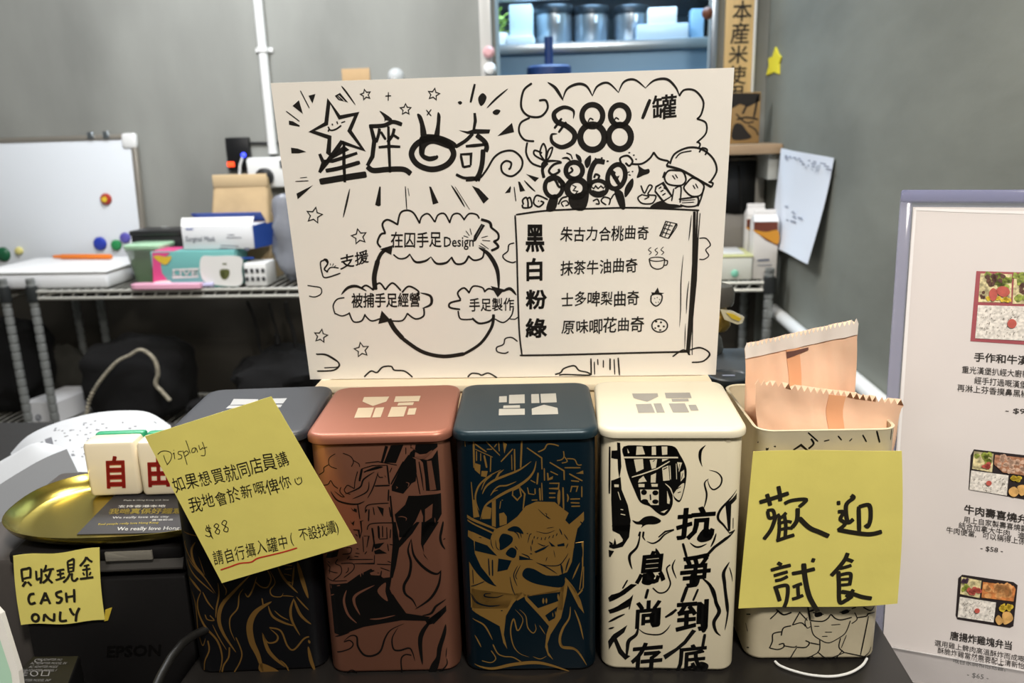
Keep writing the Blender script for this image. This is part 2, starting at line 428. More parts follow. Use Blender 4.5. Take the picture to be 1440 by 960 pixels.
# dark blue utensil stand in front of the kitchen counter
p = onY(772, 97, 2.86)
t = thing('towel_holder', (p.x, 2.86, KZ0), 'dark blue upright holder with round top standing in the hatch', 'holder')
navy = mat('navy_plastic', '#1f3a6e', .45)
zt = onY(772, 52, 2.86).z; zd = onY(772, 93, 2.86).z
obj('rod', MB().tube([(p.x, 2.86, zd), (p.x, 2.86, zt)], .0145, 14), navy, t)
obj('disc', MB().lathe((p.x, 2.86, zd-.035), [(.070, 0), (.074, .004), (.074, .03), (.066, .036), (.02, .040)], 32), navy, t)
obj('stem', MB().lathe((p.x, 2.86, KZ0+.001), [(.08, 0), (.08, .012), (.03, .02), (.03, zd-.035-KZ0)], 24), navy, t)
struct('trim_3', MB().box(KX0+.001, KX1-.001, YB-.05, YB+.45, KZ0-.02, KZ0+.0, .003), steel)
# hooks / wall bits
p = onY(997, 17, YB-.03); obj('wall_hook', MB().lathe((p.x, YB-.004, p.z), [(.016, 0), (.018, .004), (.010, .018), (.004, .022)], 16, axis=(0, -1, 0)), mat('brown_knob', '#6e4334', .5), label='small brown knob at the right edge of the hatch', cat='knob')
p = onY(687, 73, YB-.04); obj('door_knob', MB().lathe((p.x, YB-.0225, p.z), [(.008, 0), (.017, .006), (.018, .014), (.010, .022)], 16, axis=(0, -1, 0)), mat('pink_gem', '#d9a9ad', .25), label='pale pink knob on the clear strip beside the hatch', cat='knob')
p = onY(688, 97, YB-.04); obj('wall_button', MB().lathe((p.x, YB-.0225, p.z), [(.018, 0), (.02, .006), (.014, .02), (.004, .024)], 16, axis=(0, -1, 0)), whitepl, label='white round wall button just below the pink knob', cat='button')
x0, x1, z0, z1 = fr(481, 520, 96, 140, YB-.01)
obj('paper_note', MB().box(x0, x1, YB-.004, YB-.0005, z0, z1, .0005), mat('kraft', '#b79a73', .8, var=.08), label='kraft paper note on the back wall above the poster top', cat='note')
p = onY(554, 102, YB-.03)
t = thing('adhesive_hook', (p.x, YB, p.z-.03), 'clear plastic stick-on hook peeping above the poster top', 'hook')
obj('dome', MB().lathe((p.x, YB-.0005, p.z-.01), [(.026, 0), (.025, .01), (.016, .022), (.004, .026)], 20, axis=(0, -1, 0)), mat('clear_pl', '#dfe4e6', .15, alpha=.55), t)
obj('peg', MB().tube([(p.x, YB-.02, p.z-.02), (p.x, YB-.045, p.z-.025), (p.x, YB-.048, p.z-.012)], .005), whitepl, t)
# wooden sign with brushed characters, hung beside the hatch
x0, x1, z0, z1 = fr(1017, 1062, -60, 152, YB-.02)
a = onY(1017, 0, YB-.02); b = onY(1061, 75, YB-.02)
t = thing('hanging_sign', ((a.x+b.x)/2, YB-.02, 1.45), 'narrow pale wooden sign with a column of black characters by the hatch', 'sign')
zb = onY(1040, 148, YB-.02).z
wx0, wx1 = onY(1019, 70, YB-.02).x, onY(1058, 70, YB-.02).x
obj('board', MB().box(wx0, wx1, YB-.024, YB-.004, zb, 2.0, .002), mat('pale_wood', '#d8b983', .55, var=.12, vscale=5, stretch=(8, 8, .7)), t)
obj('edge_strip', MB().box(wx1+.0005, wx1+.008, YB-.026, YB-.002, zb, 2.0, .002), whitepl, t)
ik = Ink(planeY(YB-.0245), .0006)
for ch, yc, h in (('日', -17, 30), ('本', 16, 30), ('産', 47, 31), ('米', 77, 26), ('使', 106, 27), ('用', 132, 26)):
    xc = 1040-.09*(yc-47)*1.0
    ik.text(ch, (xc-14, yc+h/2), (xc+14, yc+h/2-1), (2, -h), .012)
ik.build('lettering', mat('sign_ink', '#2a2620', .6), t)
# little board shelf on the wall with a painted panel
zt = onY(1060, 203, 2.36).z; 
t = thing('wall_board', (.45, 2.45, zt), 'short pale wooden shelf board in the corner above the rack', 'shelf')
xl = onY(1010, 210, 2.36).x
obj('board', MB().box(xl-.25, XR-.001, 2.36, YB-.001, zt-.027, zt, .002), mat('shelf_wood', '#a98f72', .55, var=.1, vscale=5, stretch=(1, 8, 8)), t)
obj('bracket', MB().box(XR-.03, XR-.001, 2.40, YB-.001, zt-.10, zt-.028, .002), mat('bracket_white', '#c9ccca', .5), t)
x0, x1, z0, z1 = fr(1000, 1070, 130, 196, 2.48)
t = thing('painted_panel', ((x0+x1)/2, 2.5, zt), 'small black and tan ink painting standing on the wooden shelf board', 'picture')
obj('panel', MB().box(x0, x1, 2.49, 2.51, zt+.0005, z1, .002), mat('panel_tan', '#9b7d50', .6, var=.15), t)
ik = Ink(planeY(2.4895), .0006)
ik.draw('''p 1000,131 1069,131 1068,142 1052,150 1040,146 1030,152 1000,150
l3 1066,135 1060,165; l3 1050,148 1044,160; s2.5 1036,168 1050,165 1066,168; s2 1035,160 1048,172 1060,171
f 1032,176 1042,174 1050,184 1056,194 1030,196; s2 1052,176 1062,182 1066,190''')
ik.build('painting', mat('black_paint', '#1c1815', .7), t)
# yellow star sticker and pinned paper on the right wall
plX = Plane((XR-.0008, 2.0, 1.2), (0, -1, 0), (0, 0, 1))
def wallmesh(pts, th=.001):
    q = [plX.uv(*p) for p in pts]
    return MB().prism([plX.pt(u, v, 0) for u, v in q], plX.n*th)
obj('star_sticker', wallmesh([(1092, 66), (1096, 76), (1100, 80), (1097, 90), (1097, 104), (1090, 101), (1079, 106), (1083, 92), (1082, 82), (1088, 79)], .004), mat('star_yellow', '#f1e23a', .5), label='small bright yellow star stuck on the grey right wall', cat='star')
c4 = [plX.uv(1103, 208), plX.uv(1176, 222), plX.uv(1156, 371), plX.uv(1097, 345)]
def papf(u, v, off):
    t0 = [c4[0][i]+(c4[1][i]-c4[0][i])*u for i in (0, 1)]; t1 = [c4[3][i]+(c4[2][i]-c4[3][i])*u for i in (0, 1)]
    q = [t0[i]+(t1[i]-t0[i])*v for i in (0, 1)]
    return plX.pt(q[0], q[1], .009+.02*v*v+.004*math.sin(5*u+3*v)+off)
t = thing('notice_paper', plX.pt(*c4[3]), 'white handwritten sheet hanging on the grey right wall', 'paper')
obj('sheet', MB().sheet(lambda u, v, o: papf(u, 1-v, o), 10, 12), mat('paper_white', '#dfe4ee', .8, bump=.1, bscale=20), t)
plW = Plane(plX.o, plX.ex, plX.ez, lambda u, v: .012+.0)
ik = Ink(Plane(plX.o+plX.n*.016, plX.ex, plX.ez), .001)
for y in (219, 222, 226, 290, 296, 302, 309):
    x = 1104
    while x < 1165:
        wv = random.uniform(3, 9)
        if random.random() < (.75 if y < 240 else .5): ik.draw('l.6 %.1f,%.1f %.1f,%.1f' % (x, y+(x-1104)*.2, x+wv, y+(x+wv-1104)*.2))
        x += wv+random.uniform(2, 5)
ik.build('handwriting', mat('pencil_grey', '#8d93a5', .8), t)
# === PART2 ===
# ================================================================== wire rack
chrome = mat('chrome', '#cfcfc8', .32, metal=.45)
dkchrome = mat('dark_chrome', '#9fa3a3', .35, metal=.5)
ZR = .9395; YF, YRR = 2.2, 2.52
def make_rack(x0, x1, label):
    t = thing('wire_rack', ((x0+x1)/2, (YF+YRR)/2, 0), label, 'rack', 'chrome wire racks')
    for sh, z in (('wire_shelf', ZR), ('wire_shelf', .52)):
        m = MB()
        for y in (YF, YRR):
            m.tube([(x0, y, z-.004), (x1, y, z-.004)], .0050, 8); m.tube([(x0, y, z-.024), (x1, y, z-.024)], .0050, 8)
            n = int((x1-x0)/.035)
            for i in range(n):
                xa = x0+(x1-x0)*(i+.5)/n; m.tube([(xa-.006, y, z-.024), (xa+.006, y, z-.004)], .0022, 5)
        for x in (x0+.012, x1-.012):
            m.tube([(x, YF, z-.004), (x, YRR, z-.004)], .0038, 6); m.tube([(x, YF, z-.024), (x, YRR, z-.024)], .0038, 6)
        n = int((x1-x0)/.025)
        for i in range(1, n): m.tube([(x0+(x1-x0)*i/n, YF, z-.003), (x0+(x1-x0)*i/n, YRR, z-.003)], .0019, 5)
        obj(sh, m, chrome, t)
    for x in (x0, x1):
        for y in (YF, YRR):
            prof = [(.0125, .03)]; z = .03
            while z < ZR+.02:
                prof += [(.0125, z+.020), (.0098, z+.021), (.0098, z+.026), (.0125, z+.027)]; z += .027
            prof += [(.0125, ZR+.024), (.010, ZR+.028)]
            post = obj('post', MB().lathe((x, y, 0), prof, 14), dkchrome, t)
            obj('foot', MB().lathe((x, y, 0), [(.016, 0), (.018, .012), (.011, .03)], 14), mat('rubber', '#1a1a1a', .7), post)
            obj('collar', MB().lathe((x, y, 0), [(.0165, ZR-.032), (.0175, ZR-.03), (.0155, ZR+.012), (.0128, ZR+.014)], 14), mat('black_collar', '#2c2f30', .45), post)
    return t
xl = onY(45, 409, YF).x; xr = onY(1082, 394, YF).x
make_rack(xl, xr, 'long chrome wire rack with boxes on top, along the back wall')
x2 = onY(6, 409, YF).x
make_rack(x2-.9, x2, 'chrome wire rack at the far left, only its end posts showing')

# whiteboard and magnets
YW0 = 2.562
cA, cB = onY(193, 188, YW0+.03), onY(207, 345, YW0+.01)
zb = ZR+.002; zt = cA.z; xw = (cA.x+cB.x)/2
lean = .03/(zt-zb)
def wbp(x, z, off=0): return Vector((x, YW0-.012+lean*(z-zb)-off, z))
t = thing('whiteboard', (xw-.5, YW0, zb), 'white magnetic board leaning against the grey wall on the rack', 'whiteboard')
def slab(x0, x1, z0, z1, y0, y1, r=.002):
    T = Matrix(((1, 0, 0, 0), (0, 1, lean, YW0-.012-lean*zb), (0, 0, 1, 0), (0, 0, 0, 1)))
    return MB().box(x0, x1, y0, y1, z0, z1, r, T)
obj('panel', slab(xw-1.2, xw-.014, zb+.010, zt-.012, .004, .014), mat('board_white', '#dde3ea', .25), t)
alu = mat('aluminium', '#a8a39a', .35, metal=.6)
obj('frame', slab(xw-.016, xw, zb, zt-.02, 0, .018), alu, t)
obj('frame', slab(xw-1.2, xw-.03, zt-.016, zt, 0, .018), alu, t)
obj('frame', slab(xw-1.2, xw-.0165, zb, zb+.012, 0, .018), alu, t)
obj('corner_cap', slab(xw-.045, xw+.003, zt-.045, zt+.003, -.003, .019, .008), whitepl, t)
for xx in (130, 152):
    q = onY(xx, 186, YW0+.03); obj('clip', slab(q.x-.010, q.x+.010, zt-.012, zt+.010, -.006, .003, .003), steel, t)
for px, py, r, colr, lab in ((149, 280, 8.5, '#a53a2c', 'red and yellow round magnet in the middle of the whiteboard'), (143, 342, 10, '#2b3fa8', 'large blue round magnet low on the whiteboard'), (166, 344, 8, '#2e8a52', 'small green magnet between the blue and purple ones'), (178, 334, 8, '#5a55a8', 'purple magnet next to the black box'), (8, 357, 11, '#1f5a3c', 'dark green magnet at the left end of the whiteboard'), (30, 352, 6, '#d8cf86', 'pale yellow magnet behind the white slab')):
    q = onY(px, py, YW0+.005); q = wbp(q.x, q.z, .0005); rr = r*YW0/FPX
    m = tag(thing('magnet', q, lab, 'magnet', 'round magnets on the whiteboard'))
    obj('cap', MB().lathe(q+Vector((0, .004, 0)), [(rr, 0), (rr, .004), (rr*.8, .010), (rr*.3, .0125)], 20, axis=(0, -1, 0)), mat('mag'+colr, colr, .35), m)
    if py == 280: obj('star', MB().lathe(q+Vector((0, -.0075, 0)), [(rr*.55, 0), (rr*.5, .003)], 5, axis=(0, -1, 0)), mat('mag_yellow', '#e0c23c', .4), m)

# --- things on the rack
def place(x0, x1, y0, y1, Y): return fr(x0, x1, y0, y1, Y)
z0 = ZR+.0005
# white slab with orange marker
xa = onY(-30, 400, 2.222).x; xb = onY(152, 400, 2.222).x; zt = onY(152, 382, 2.222).z
slabT = thing('polystyrene_tray', ((xa+xb)/2, 2.3, z0), 'wide white foam slab lying on the left of the rack', 'tray')
obj('body', MB().box(xa, xb, 2.222, 2.498, z0, zt-.004, .008), mat('foam_white', '#e3e6ea', .7), slabT)
obj('lid', MB().box(xa-.002, xb+.002, 2.220, 2.500, zt-.0035, zt+.004, .004), mat('foam_white2', '#eceef0', .6), slabT)
zt += .0045
a, b = onZ(76, 361, zt+.008), onZ(157, 361, zt+.008)
t = thing('marker_pen', ((a+b)/2).to_tuple(), 'orange marker pen lying on the white foam slab', 'pen')
a.z = b.z = zt+.0085
obj('barrel', MB().tube([a, a.lerp(b, .12), a.lerp(b, .14), a.lerp(b, .97), b], [.005, .0065, .0082, .0082, .006], 12), mat('orange_plastic', '#e07a2a', .35), t)
obj('nib', MB().tube([a.lerp(b, -.03), a.lerp(b, 0)], [.002, .004], 8), mat('black_plastic', '#161616', .4), t)
# green cup container
x0, x1, zc0, zc1 = fr(176, 231, 344, 396, 2.27); cx = (x0+x1)/2
t = thing('plastic_cup', (cx, 2.31, z0), 'square translucent cup with a green lid and green contents', 'cup')
h = zc1-z0; hw = (x1-x0)/2
obj('cup', MB().ringloft([[(x, y, z0+h*q) for x, y in rrect(cx, 2.31, hw*s, hw*s*.8, .02, 4)] for q, s in ((0, .70), (.02, .74), (.8, .94), (.83, .99), (.88, .99))]), mat('cup_clear', '#9fb7a2', .25, alpha=.55), t)
obj('contents', MB().ringloft([[(x, y, z0+h*q) for x, y in rrect(cx, 2.31, hw*s, hw*s*.8, .018, 4)] for q, s in ((.03, .70), (.5, .80), (.62, .82))]), mat('cup_green', '#4c7a38', .6, var=.2), t)
obj('lid', MB().ringloft([[(x, y, z0+h*q) for x, y in rrect(cx, 2.31, hw*s, hw*s*.8, .022, 4)] for q, s in ((.885, 1.02), (.90, 1.04), (.98, 1.04), (1., .98))]), mat('cup_lid', '#a9d2b0', .3), t)
# black box behind
xa, xb, _, zz = fr(185, 258, 326, 350, 2.36)
t = thing('black_box', ((xa+xb)/2, 2.42, z0), 'black cardboard box behind the green cup', 'box')
obj('body', MB().box(xa, xb, 2.36, 2.46, z0, zz-.012, .002), mat('matt_black', '#1d1d1f', .5), t)
obj('lid', MB().box(xa-.003, xb+.003, 2.357, 2.463, zz-.0115, zz+.004, .002), mat('matt_black2', '#242426', .4), t)
ik = Ink(Plane((xa, 2.36, zz+.0045), (1, 0, 0), (0, 1, 0))); 
ik.draw('l3 226,319 236,318; l2.5 228,321 238,320'); ik.build('logo', whitepl, t)
# pink / teal glove box
xa, xb, _, zz = fr(214, 322, 353, 403, 2.215)
t = thing('glove_box', ((xa+xb)/2, 2.27, z0), 'pink and teal carton lying under the blue and white carton', 'box')
xe = onY(342, 390, 2.215).x
obj('carton', MB().box(xa, xe-.02, 2.215, 2.31, z0, zz, .002), mat('carton_teal', '#6fb0ae', .45), t)
ik = Ink(planeY(2.2145), .0005)
ik.draw('p 214,355 240,355 231,362 226,372 228,384 236,394 246,399 246,403 216,403')
ik.build('pink_print', mat('print_pink', '#d8508a', .5), t)
ik = Ink(planeY(2.214), .0005)
ik.draw('f 216,361 222,359 232,361 241,360 238,368 232,372 224,368')
ik.build('yellow_print', mat('print_yellow', '#d9b93c', .5), t)
ik = Ink(planeY(2.214), .0005)
ik.draw('f 284,361 300,360 338,361 340,380 338,401 300,400 286,394 281,378; f 218,396 238,394 239,399 219,400')
ik.text('LIVE', (243, 388), (278, 387), (0, -8), .02, word=True)
ik.draw('d1.5 243,390 279,389 279,378 243,379')
ik.build('white_print', mat('print_white', '#e4e4e2', .5), t)
ik = Ink(planeY(2.2132), .0005)
ik.draw('f 310,379 322,379 322,388 316,393 310,388; l2 313,371 319,371'); ik.text('5', (312, 390), (320, 390), (0, -9), .02)
ik.build('emblem', mat('print_olive', '#5d6238', .5), t)
xt0 = onZ(236, 352, zz+.001); 
obj('top_print', MB().box(xa+.004, xa+.07, 2.219, 2.306, zz+.0002, zz+.0008), mat('print_pink', '#d8508a', .5), t)
zg = zz
# blue / white carton on top
xa, xb, _, zz2 = fr(257, 357, 318, 364, 2.23)
t = thing('mask_box', ((xa+xb)/2, 2.29, zg+.0022), 'blue and white carton with open flap on top of the pink and teal one', 'box')
xe = onY(378, 340, 2.23).x
obj('carton', MB().box(xa, xb, 2.23, 2.335, zg+.0022, zz2, .0015), mat('carton_white', '#dfe2e6', .5), t)
obj('side_panel', MB().prism([(xb+.0004, 2.232, zg+.002), (xb+.0004, 2.232, zz2-.001), (xb+.028, 2.333, zz2-.001), (xb+.028, 2.333, zg+.002)], (-.0003, .0006, 0)).box(xb+.0002, xb+.0012, 2.231, 2.334, zg+.002, zz2-.001), mat('carton_blue', '#2b4fa3', .45), t)
obj('flap', MB().prism([(xa, 2.2305, zz2+.001), (xb, 2.2305, zz2+.001), (xb+.002, 2.245, zz2+.024), (xa-.002, 2.245, zz2+.024)], (0, .002, -.001)), mat('flap_white', '#f0f1f2', .5), t)
obj('flap', MB().prism([(xa, 2.334, zz2+.001), (xb, 2.334, zz2+.001), (xb, 2.30, zz2+.030), (xa, 2.30, zz2+.030)], (0, .003, .001)), mat('carton_blue2', '#344f9d', .45), t)
ik = Ink(planeY(2.2295), .0005)
ik.draw('p 258,355 275,352 300,357 330,362 357,361 357,364 258,362; l1.5 261,322 272,322')
ik.build('blue_print', mat('carton_blue', '#2b4fa3', .45), t)
ik = Ink(planeY(2.2293), .0005)
ik.text('Surgical Mask', (261, 339), (303, 339), (0, -7), .01, word=True)
ik.draw('l1 320,330 330,330;l1 318,334 340,334;l1 310,345 336,346;l1 308,349 332,350;l4 344,350 351,350')
ik.build('lettering', mat('print_grey', '#6a7080', .5), t)
# white box with holes
xa, xb, _, zz = fr(343, 374, 370, 399, 2.22)
t = thing('pill_box', ((xa+xb)/2, 2.26, z0), 'small white plastic box with rows of square holes', 'box')
obj('body', MB().box(xa, xb, 2.22, 2.30, z0, zz, .004), whitepl, t)
m = MB()
for i in range(4):
    for j in range(2):
        x = xa+(xb-xa)*(i+.5)/4; z = z0+(zz-z0)*(.32+.36*j)
        m.box(x-.005, x+.005, 2.2185, 2.2202, z-.006, z+.006)
obj('hole', m, mat('hole_dark', '#3b3d40', .7), t)
# pink sheath at the shelf edge
a, b = onY(187, 404, 2.205), onY(286, 402, 2.205); z = z0+.009
t = thing('pink_knife', (a.x, 2.19, z0), 'pink plastic sheathed knife lying on the front edge of the rack', 'knife')
pm = mat('pink_plastic', '#efb3cd', .4)
obj('sheath', MB().ringloft([[(x, y, z-.007) for x, y in ()] or [(a.x+f*(b.x-a.x), 2.203+s*.02*wd, z+q*.006) for s, q in ((-1, -1), (1, -1), (1, 1), (-1, 1))] for f, wd in ((0, .4), (.03, .8), (.1, 1), (.9, 1), (1, .8))]), pm, t)
obj('handle', MB().tube([(b.x+.0005, 2.203, z), (b.x+.03, 2.206, z)], [.006, .007]), mat('lilac_plastic', '#b9b6d8', .4), t)
# paper bag
xa, xb, _, zz = fr(296, 376, 258, 312, 2.36)
t = thing('paper_bag', ((xa+xb)/2, 2.4, z0), 'brown paper bag with folded top behind the blue and white carton', 'bag')
ctr = ((xa+xb)/2, 2.395)
kraft = mat('kraft_bag', '#b9a17c', .85, var=.08, vscale=12, bump=.5, bscale=14)
zt = onY(338, 250, 2.37).z
rings = []
for q, sx, sy in ((0, 1.05, .05), (.3, 1.06, .055), (.6, 1.03, .045), (.85, .98, .02), (1., .95, .010)):
    z = z0+(zt-z0)*q
    rings.append([(ctr[0]+(x-ctr[0])*1+.004*noise.noise(Vector((x*40, z*30, 1))), y+.006*noise.noise(Vector((x*25, z*25, 5))), z) for x, y in rrect(ctr[0], ctr[1], (xb-xa)/2*sx, sy, .01, 4)])
obj('body', MB().ringloft(rings), kraft, t)
obj('folded_top', MB().box(ctr[0]-(xb-xa)*.47, ctr[0]+(xb-xa)*.49, ctr[1]-.018, ctr[1]-.0105, zt-.028, zt+.010, .003), mat('kraft_fold', '#c4ad88', .85), t)
# grey plastic bag
x0, x1, zz0, zz1 = fr(384, 432, 272, 402, 2.25)
obj('plastic_bag', MB().blob(((x0+x1)/2+.01, 2.31, z0), (x1-x0)/2+.02, .06, (zz1-z0)/2*1.0, .22, 2.2, 3, flat=0., pw=.7), mat('bag_grey', '#8b8f99', .25, alpha=.8, bump=.6, bscale=16), label='crumpled grey plastic bag beside the left edge of the poster', cat='bag')
# socket and extension
x0, x1, zz0, zz1 = fr(318, 351, 193, 240, YB-.02)
t = thing('wall_socket', ((x0+x1)/2, YB, zz0), 'black wall socket with a red switch light', 'socket')
obj('plate', MB().box(x0, x1, YB-.02, YB-.0005, zz0, zz1, .004), mat('socket_black', '#17181a', .35), t)
p = onY(325, 231, YB-.02); obj('switch', MB().box(p.x-.012, p.x+.012, YB-.024, YB-.0205, p.z-.008, p.z+.008, .002), mat('red_neon', '#ff4a22', .4, emit=1.2), t)
p = onY(341, 218, YB-.03); obj('indicator', MB().lathe((p.x, YB-.0205, p.z), [(.008, 0), (.007, .006), (.003, .009)], 12, axis=(0, -1, 0)), mat('blue_led', '#3a48ff', .4, emit=2.), t)
a = onY(351, 201, YB-.01); b = onY(398, 202, YB-.01)
obj('black_cable', MB().tube([(a.x+.001, YB-.006, a.z), ((a.x+b.x)/2, YB-.006, a.z-.002), (b.x+.05, YB-.006, b.z)], .004, 8), mat('cable_black', '#1a1a1a', .5), label='black cable running right from the black wall socket', cat='cable')
x0, x1, zz0, zz1 = fr(347, 420, 221, 264, YB-.05)
t = thing('power_strip', ((x0+x1)/2, YB, zz0), 'white multi-socket adaptor on the wall right of the black socket', 'adaptor')
obj('body', MB().box(x0, x1, YB-.05, YB-.0005, zz0, zz1, .008), whitepl, t)
p = onY(372, 249, YB-.06)
obj('plug', MB().lathe((p.x, YB-.0505, p.z), [(.028, 0), (.028, .018), (.018, .028)], 20, axis=(0, -1, 0)), mat('plug_black', '#18191b', .5), t)
p = onY(396, 231, YB-.06)
obj('socket_hole', MB().box(p.x-.01, p.x+.01, YB-.0515, YB-.0502, p.z-.012, p.z+.012), mat('hole_dark', '#3b3d40', .7), t)
pts = [onY(*q, YB-.04) for q in ((340, 222), (337, 232), (336, 248), (338, 262))]
pts = [Vector((q.x, YB-.036, q.z)) for i, q in enumerate(pts)]
obj('charging_cable', MB().tube([Vector(p) for p in catmull([tuple(p) for p in []]) ] or pts, .0045, 8), whitepl, label='thin white cable hanging from the blue light of the black socket', cat='cable')

# right end of the rack
xa, xb, zz0, zz1 = fr(990, 1058, 362, 396, 2.22)
t = thing('storage_tray', ((xa+xb)/2, 2.29, z0), 'open pale box with yellow rim and a teal button at the rack corner', 'box')
hb = zz1-z0
obj('body', MB().box(xa, xb, 2.22, 2.36, z0, z0+hb, .004), mat('tray_white', '#d6d8cf', .5), t)
obj('rim', MB().box(xa-.002, xb+.002, 2.218, 2.362, z0+hb+.0003, z0+hb+.005, .002), mat('rim_yellow', '#d3d59a', .5), t)
obj('paper', MB().box(xa+.01, xb-.02, 2.235, 2.345, z0+hb+.0055, z0+hb+.010, .001), whitepl, t)
p = onY(1033, 384, 2.22); obj('button', MB().lathe((p.x, 2.2195, p.z), [(.010, 0), (.010, .004), (.006, .007)], 16, axis=(0, -1, 0)), mat('teal_btn', '#86cdb5', .4), t)
def carton(px, Y, label, rot=0.):
    x0, x1, _, zt = fr(*px, Y); wd = x1-x0; cx = (x0+x1)/2; zs_ = zt-.030
    t = thing('drink_carton', (cx, Y+.04, z0), label, 'carton', 'brown and white drink cartons')
    obj('body', MB().box(x0, x1, Y, Y+wd*.95, z0, zs_, .002), mat('carton_paper', '#d9d6d2', .5), t)
    d = wd*.95
    top = MB(); A = [(x0, Y, zs_+.0005), (x1, Y, zs_+.0005), (x1, Y+d, zs_+.0005), (x0, Y+d, zs_+.0005)]
    R = [(x0+.002, Y+d*.45, zt-.012), (x1-.002, Y+d*.45, zt-.012), (x1-.002, Y+d*.55, zt-.012), (x0+.002, Y+d*.55, zt-.012)]
    top.ringloft([A, R], smooth=False); top.box(x0+.002, x1-.002, Y+d*.46, Y+d*.54, zt-.012, zt, .001)
    obj('gable_top', top, mat('carton_cap', '#e6e4e2', .5), t)
    pl = planeY(Y-.0003); ik = Ink(pl, .0006); o = t
    w_ = px[1]-px[0]; yb = px[3]; X = px[0]
    pts = ' '.join('%.1f,%.1f' % q for q in ((X, yb-80), (X+w_, yb-80), (X+w_, yb-46), (X+w_*.5, yb-54), (X, yb-68)))
    ik.draw('p '+pts); ik.build('brown_print', mat('coffee_brown', '#6b3320', .5), t)
    ik = Ink(planeY(Y-.0012), .0006)
    pts = ' '.join('%.1f,%.1f' % q for q in ((X, yb-69), (X+w_*.5, yb-66), (X+w_, yb-68), (X+w_, yb-49), (X+w_*.5, yb-57), (X, yb-67)))
    ik.draw('f '+pts); ik.build('orange_print', mat('coffee_orange', '#cf8f2a', .5), t)
    ik = Ink(planeY(Y-.0015), .0006)
    ik.draw('l3 %.1f,%.1f %.1f,%.1f; l1.2 %.1f,%.1f %.1f,%.1f' % (X+w_*.15, yb-26, X+w_*.65, yb-27, X+w_*.15, yb-19, X+w_*.75, yb-20))
    ik.build('lettering', mat('print_grey', '#6a7080', .5), t)
carton((1050, 1077, 287, 388), 2.33, 'brown and white drink carton at the back left of the pair')
carton((1060, 1094, 296, 392), 2.23, 'brown and white drink carton in front, right of the pair')
x0, x1, _, zz = fr(1018, 1056, 303, 360, 2.40)
obj('fabric_bin', MB().blob(((x0+x1)/2-.03, 2.44, z0), (x1-x0)/2+.05, .05, (zz-z0)/2, .12, 2, 9, flat=0., pw=.5), mat('bin_grey', '#77736d', .9), label='slouchy grey fabric bin behind the pale open box', cat='bin')
x0, x1, zz0, zz1 = fr(1005, 1076, 222, 345, 2.54)
t = thing('toaster_oven', ((x0+x1)/2, 2.57, z0), 'grey appliance with rounded dark door under the wooden shelf board', 'appliance')
obj('casing', MB().box(x0-.1, x1, 2.54, 2.615, z0, zz1, .015), mat('casing_grey', '#b3b1aa', .5), t)
obj('door', MB().box(x0-.09, onY(1062, 280, 2.53).x, 2.532, 2.5398, z0+.03, onY(1050, 226, 2.5).z, .006), mat('door_black', '#131313', .3), t)
a = onY(1043, 228, 2.49); b = onY(1046, 300, 2.49); obj('handle', MB().tube([(a.x, 2.529, a.z-.01), (b.x, 2.529, b.z)], .003), mat('door_grey', '#2c2c2c', .4), t)

# --- below the rack
zl = .5205
blk = mat('black_fabric', '#09090b', .95, bump=.6, bscale=24)
def sack(name, px, Y, label, cat, m=blk, seed=1, amp=.2, depth=.12, pw=.75):
    x0, x1, a0, a1 = fr(*px, Y)
    return obj(name, MB().blob(((x0+x1)/2, Y, zl), (x1-x0)/2, depth, (a1-zl)/2, amp, 2., seed, flat=0., pw=pw), m, label=label, cat=cat)
sack('duffel_bag', (-40, 68, 452, 600), 2.38, 'black soft bag behind the left rack posts', 'bag', seed=2)
sack('grey_cloth', (76, 124, 488, 600), 2.455, 'crumpled dark grey cloth behind the rack post', 'cloth', mat('cloth_grey', '#3d3c37', .95, bump=.5, bscale=16), seed=5, amp=.2, depth=.035)
t = thing('backpack', onY(190, 590, 2.28), 'black backpack with a pale beaded strap under the rack', 'backpack')
x0, x1, a0, a1 = fr(128, 262, 480, 600, 2.30)
obj('body', MB().blob(((x0+x1)/2, 2.32, zl), (x1-x0)/2, .12, (a1-zl)/2, .16, 1.8, 4, flat=0., pw=.6), blk, t)
strap = [onY(*q, 2.185) for q in ((122, 585), (126, 562), (138, 540), (152, 522), (166, 508), (182, 500), (197, 492), (210, 498), (219, 510), (222, 526), (219, 540), (228, 551), (238, 562))]
sp = [Vector(p) for p in catmull([(p.x, p.z) for p in strap])[0:0]] or strap
m = MB()
P2 = catmull([(p.x, p.z) for p in strap], k=5)
for i, (x, z) in enumerate(P2): m.lathe((x, 2.185, z-.004), [(.002, 0), (.0065, .003), (.0065, .007), (.002, .010)], 8)
obj('strap', m, mat('bead_pale', '#9b9585', .6, var=.3, vscale=90), t)
sack('coat_pile', (338, 470, 494, 600), 2.35, 'low pile of black clothing under the rack beside the poster', 'clothes', seed=8, amp=.28, depth=.14)
sack('black_sack', (270, 322, 560, 640), 2.26, 'low black sack between the backpack and the clothing pile', 'bag', seed=11, amp=.15, depth=.05)
# white box
xa, xb, _, zz = fr(34, 82, 566, 600, 2.235)
t = thing('white_box', (xa, 2.28, zl), 'white cardboard box standing under the left end of the rack', 'box')
lidz = zz
obj('carton', MB().ringloft([[(xa, 2.235, z), (xb, 2.235, z), (xb+.034, 2.40, z), (xa+.034, 2.40, z)] for z in (zl, zz)], smooth=False), mat('white_card', '#d6d8dc', .6), t)
ik = Ink(planeY(2.2345), .0005); ik.draw('e1.5 54,587 3.5,3.5; l1.2 52,590 57,584'); ik.build('mark', mat('print_grey', '#6a7080', .5), t)
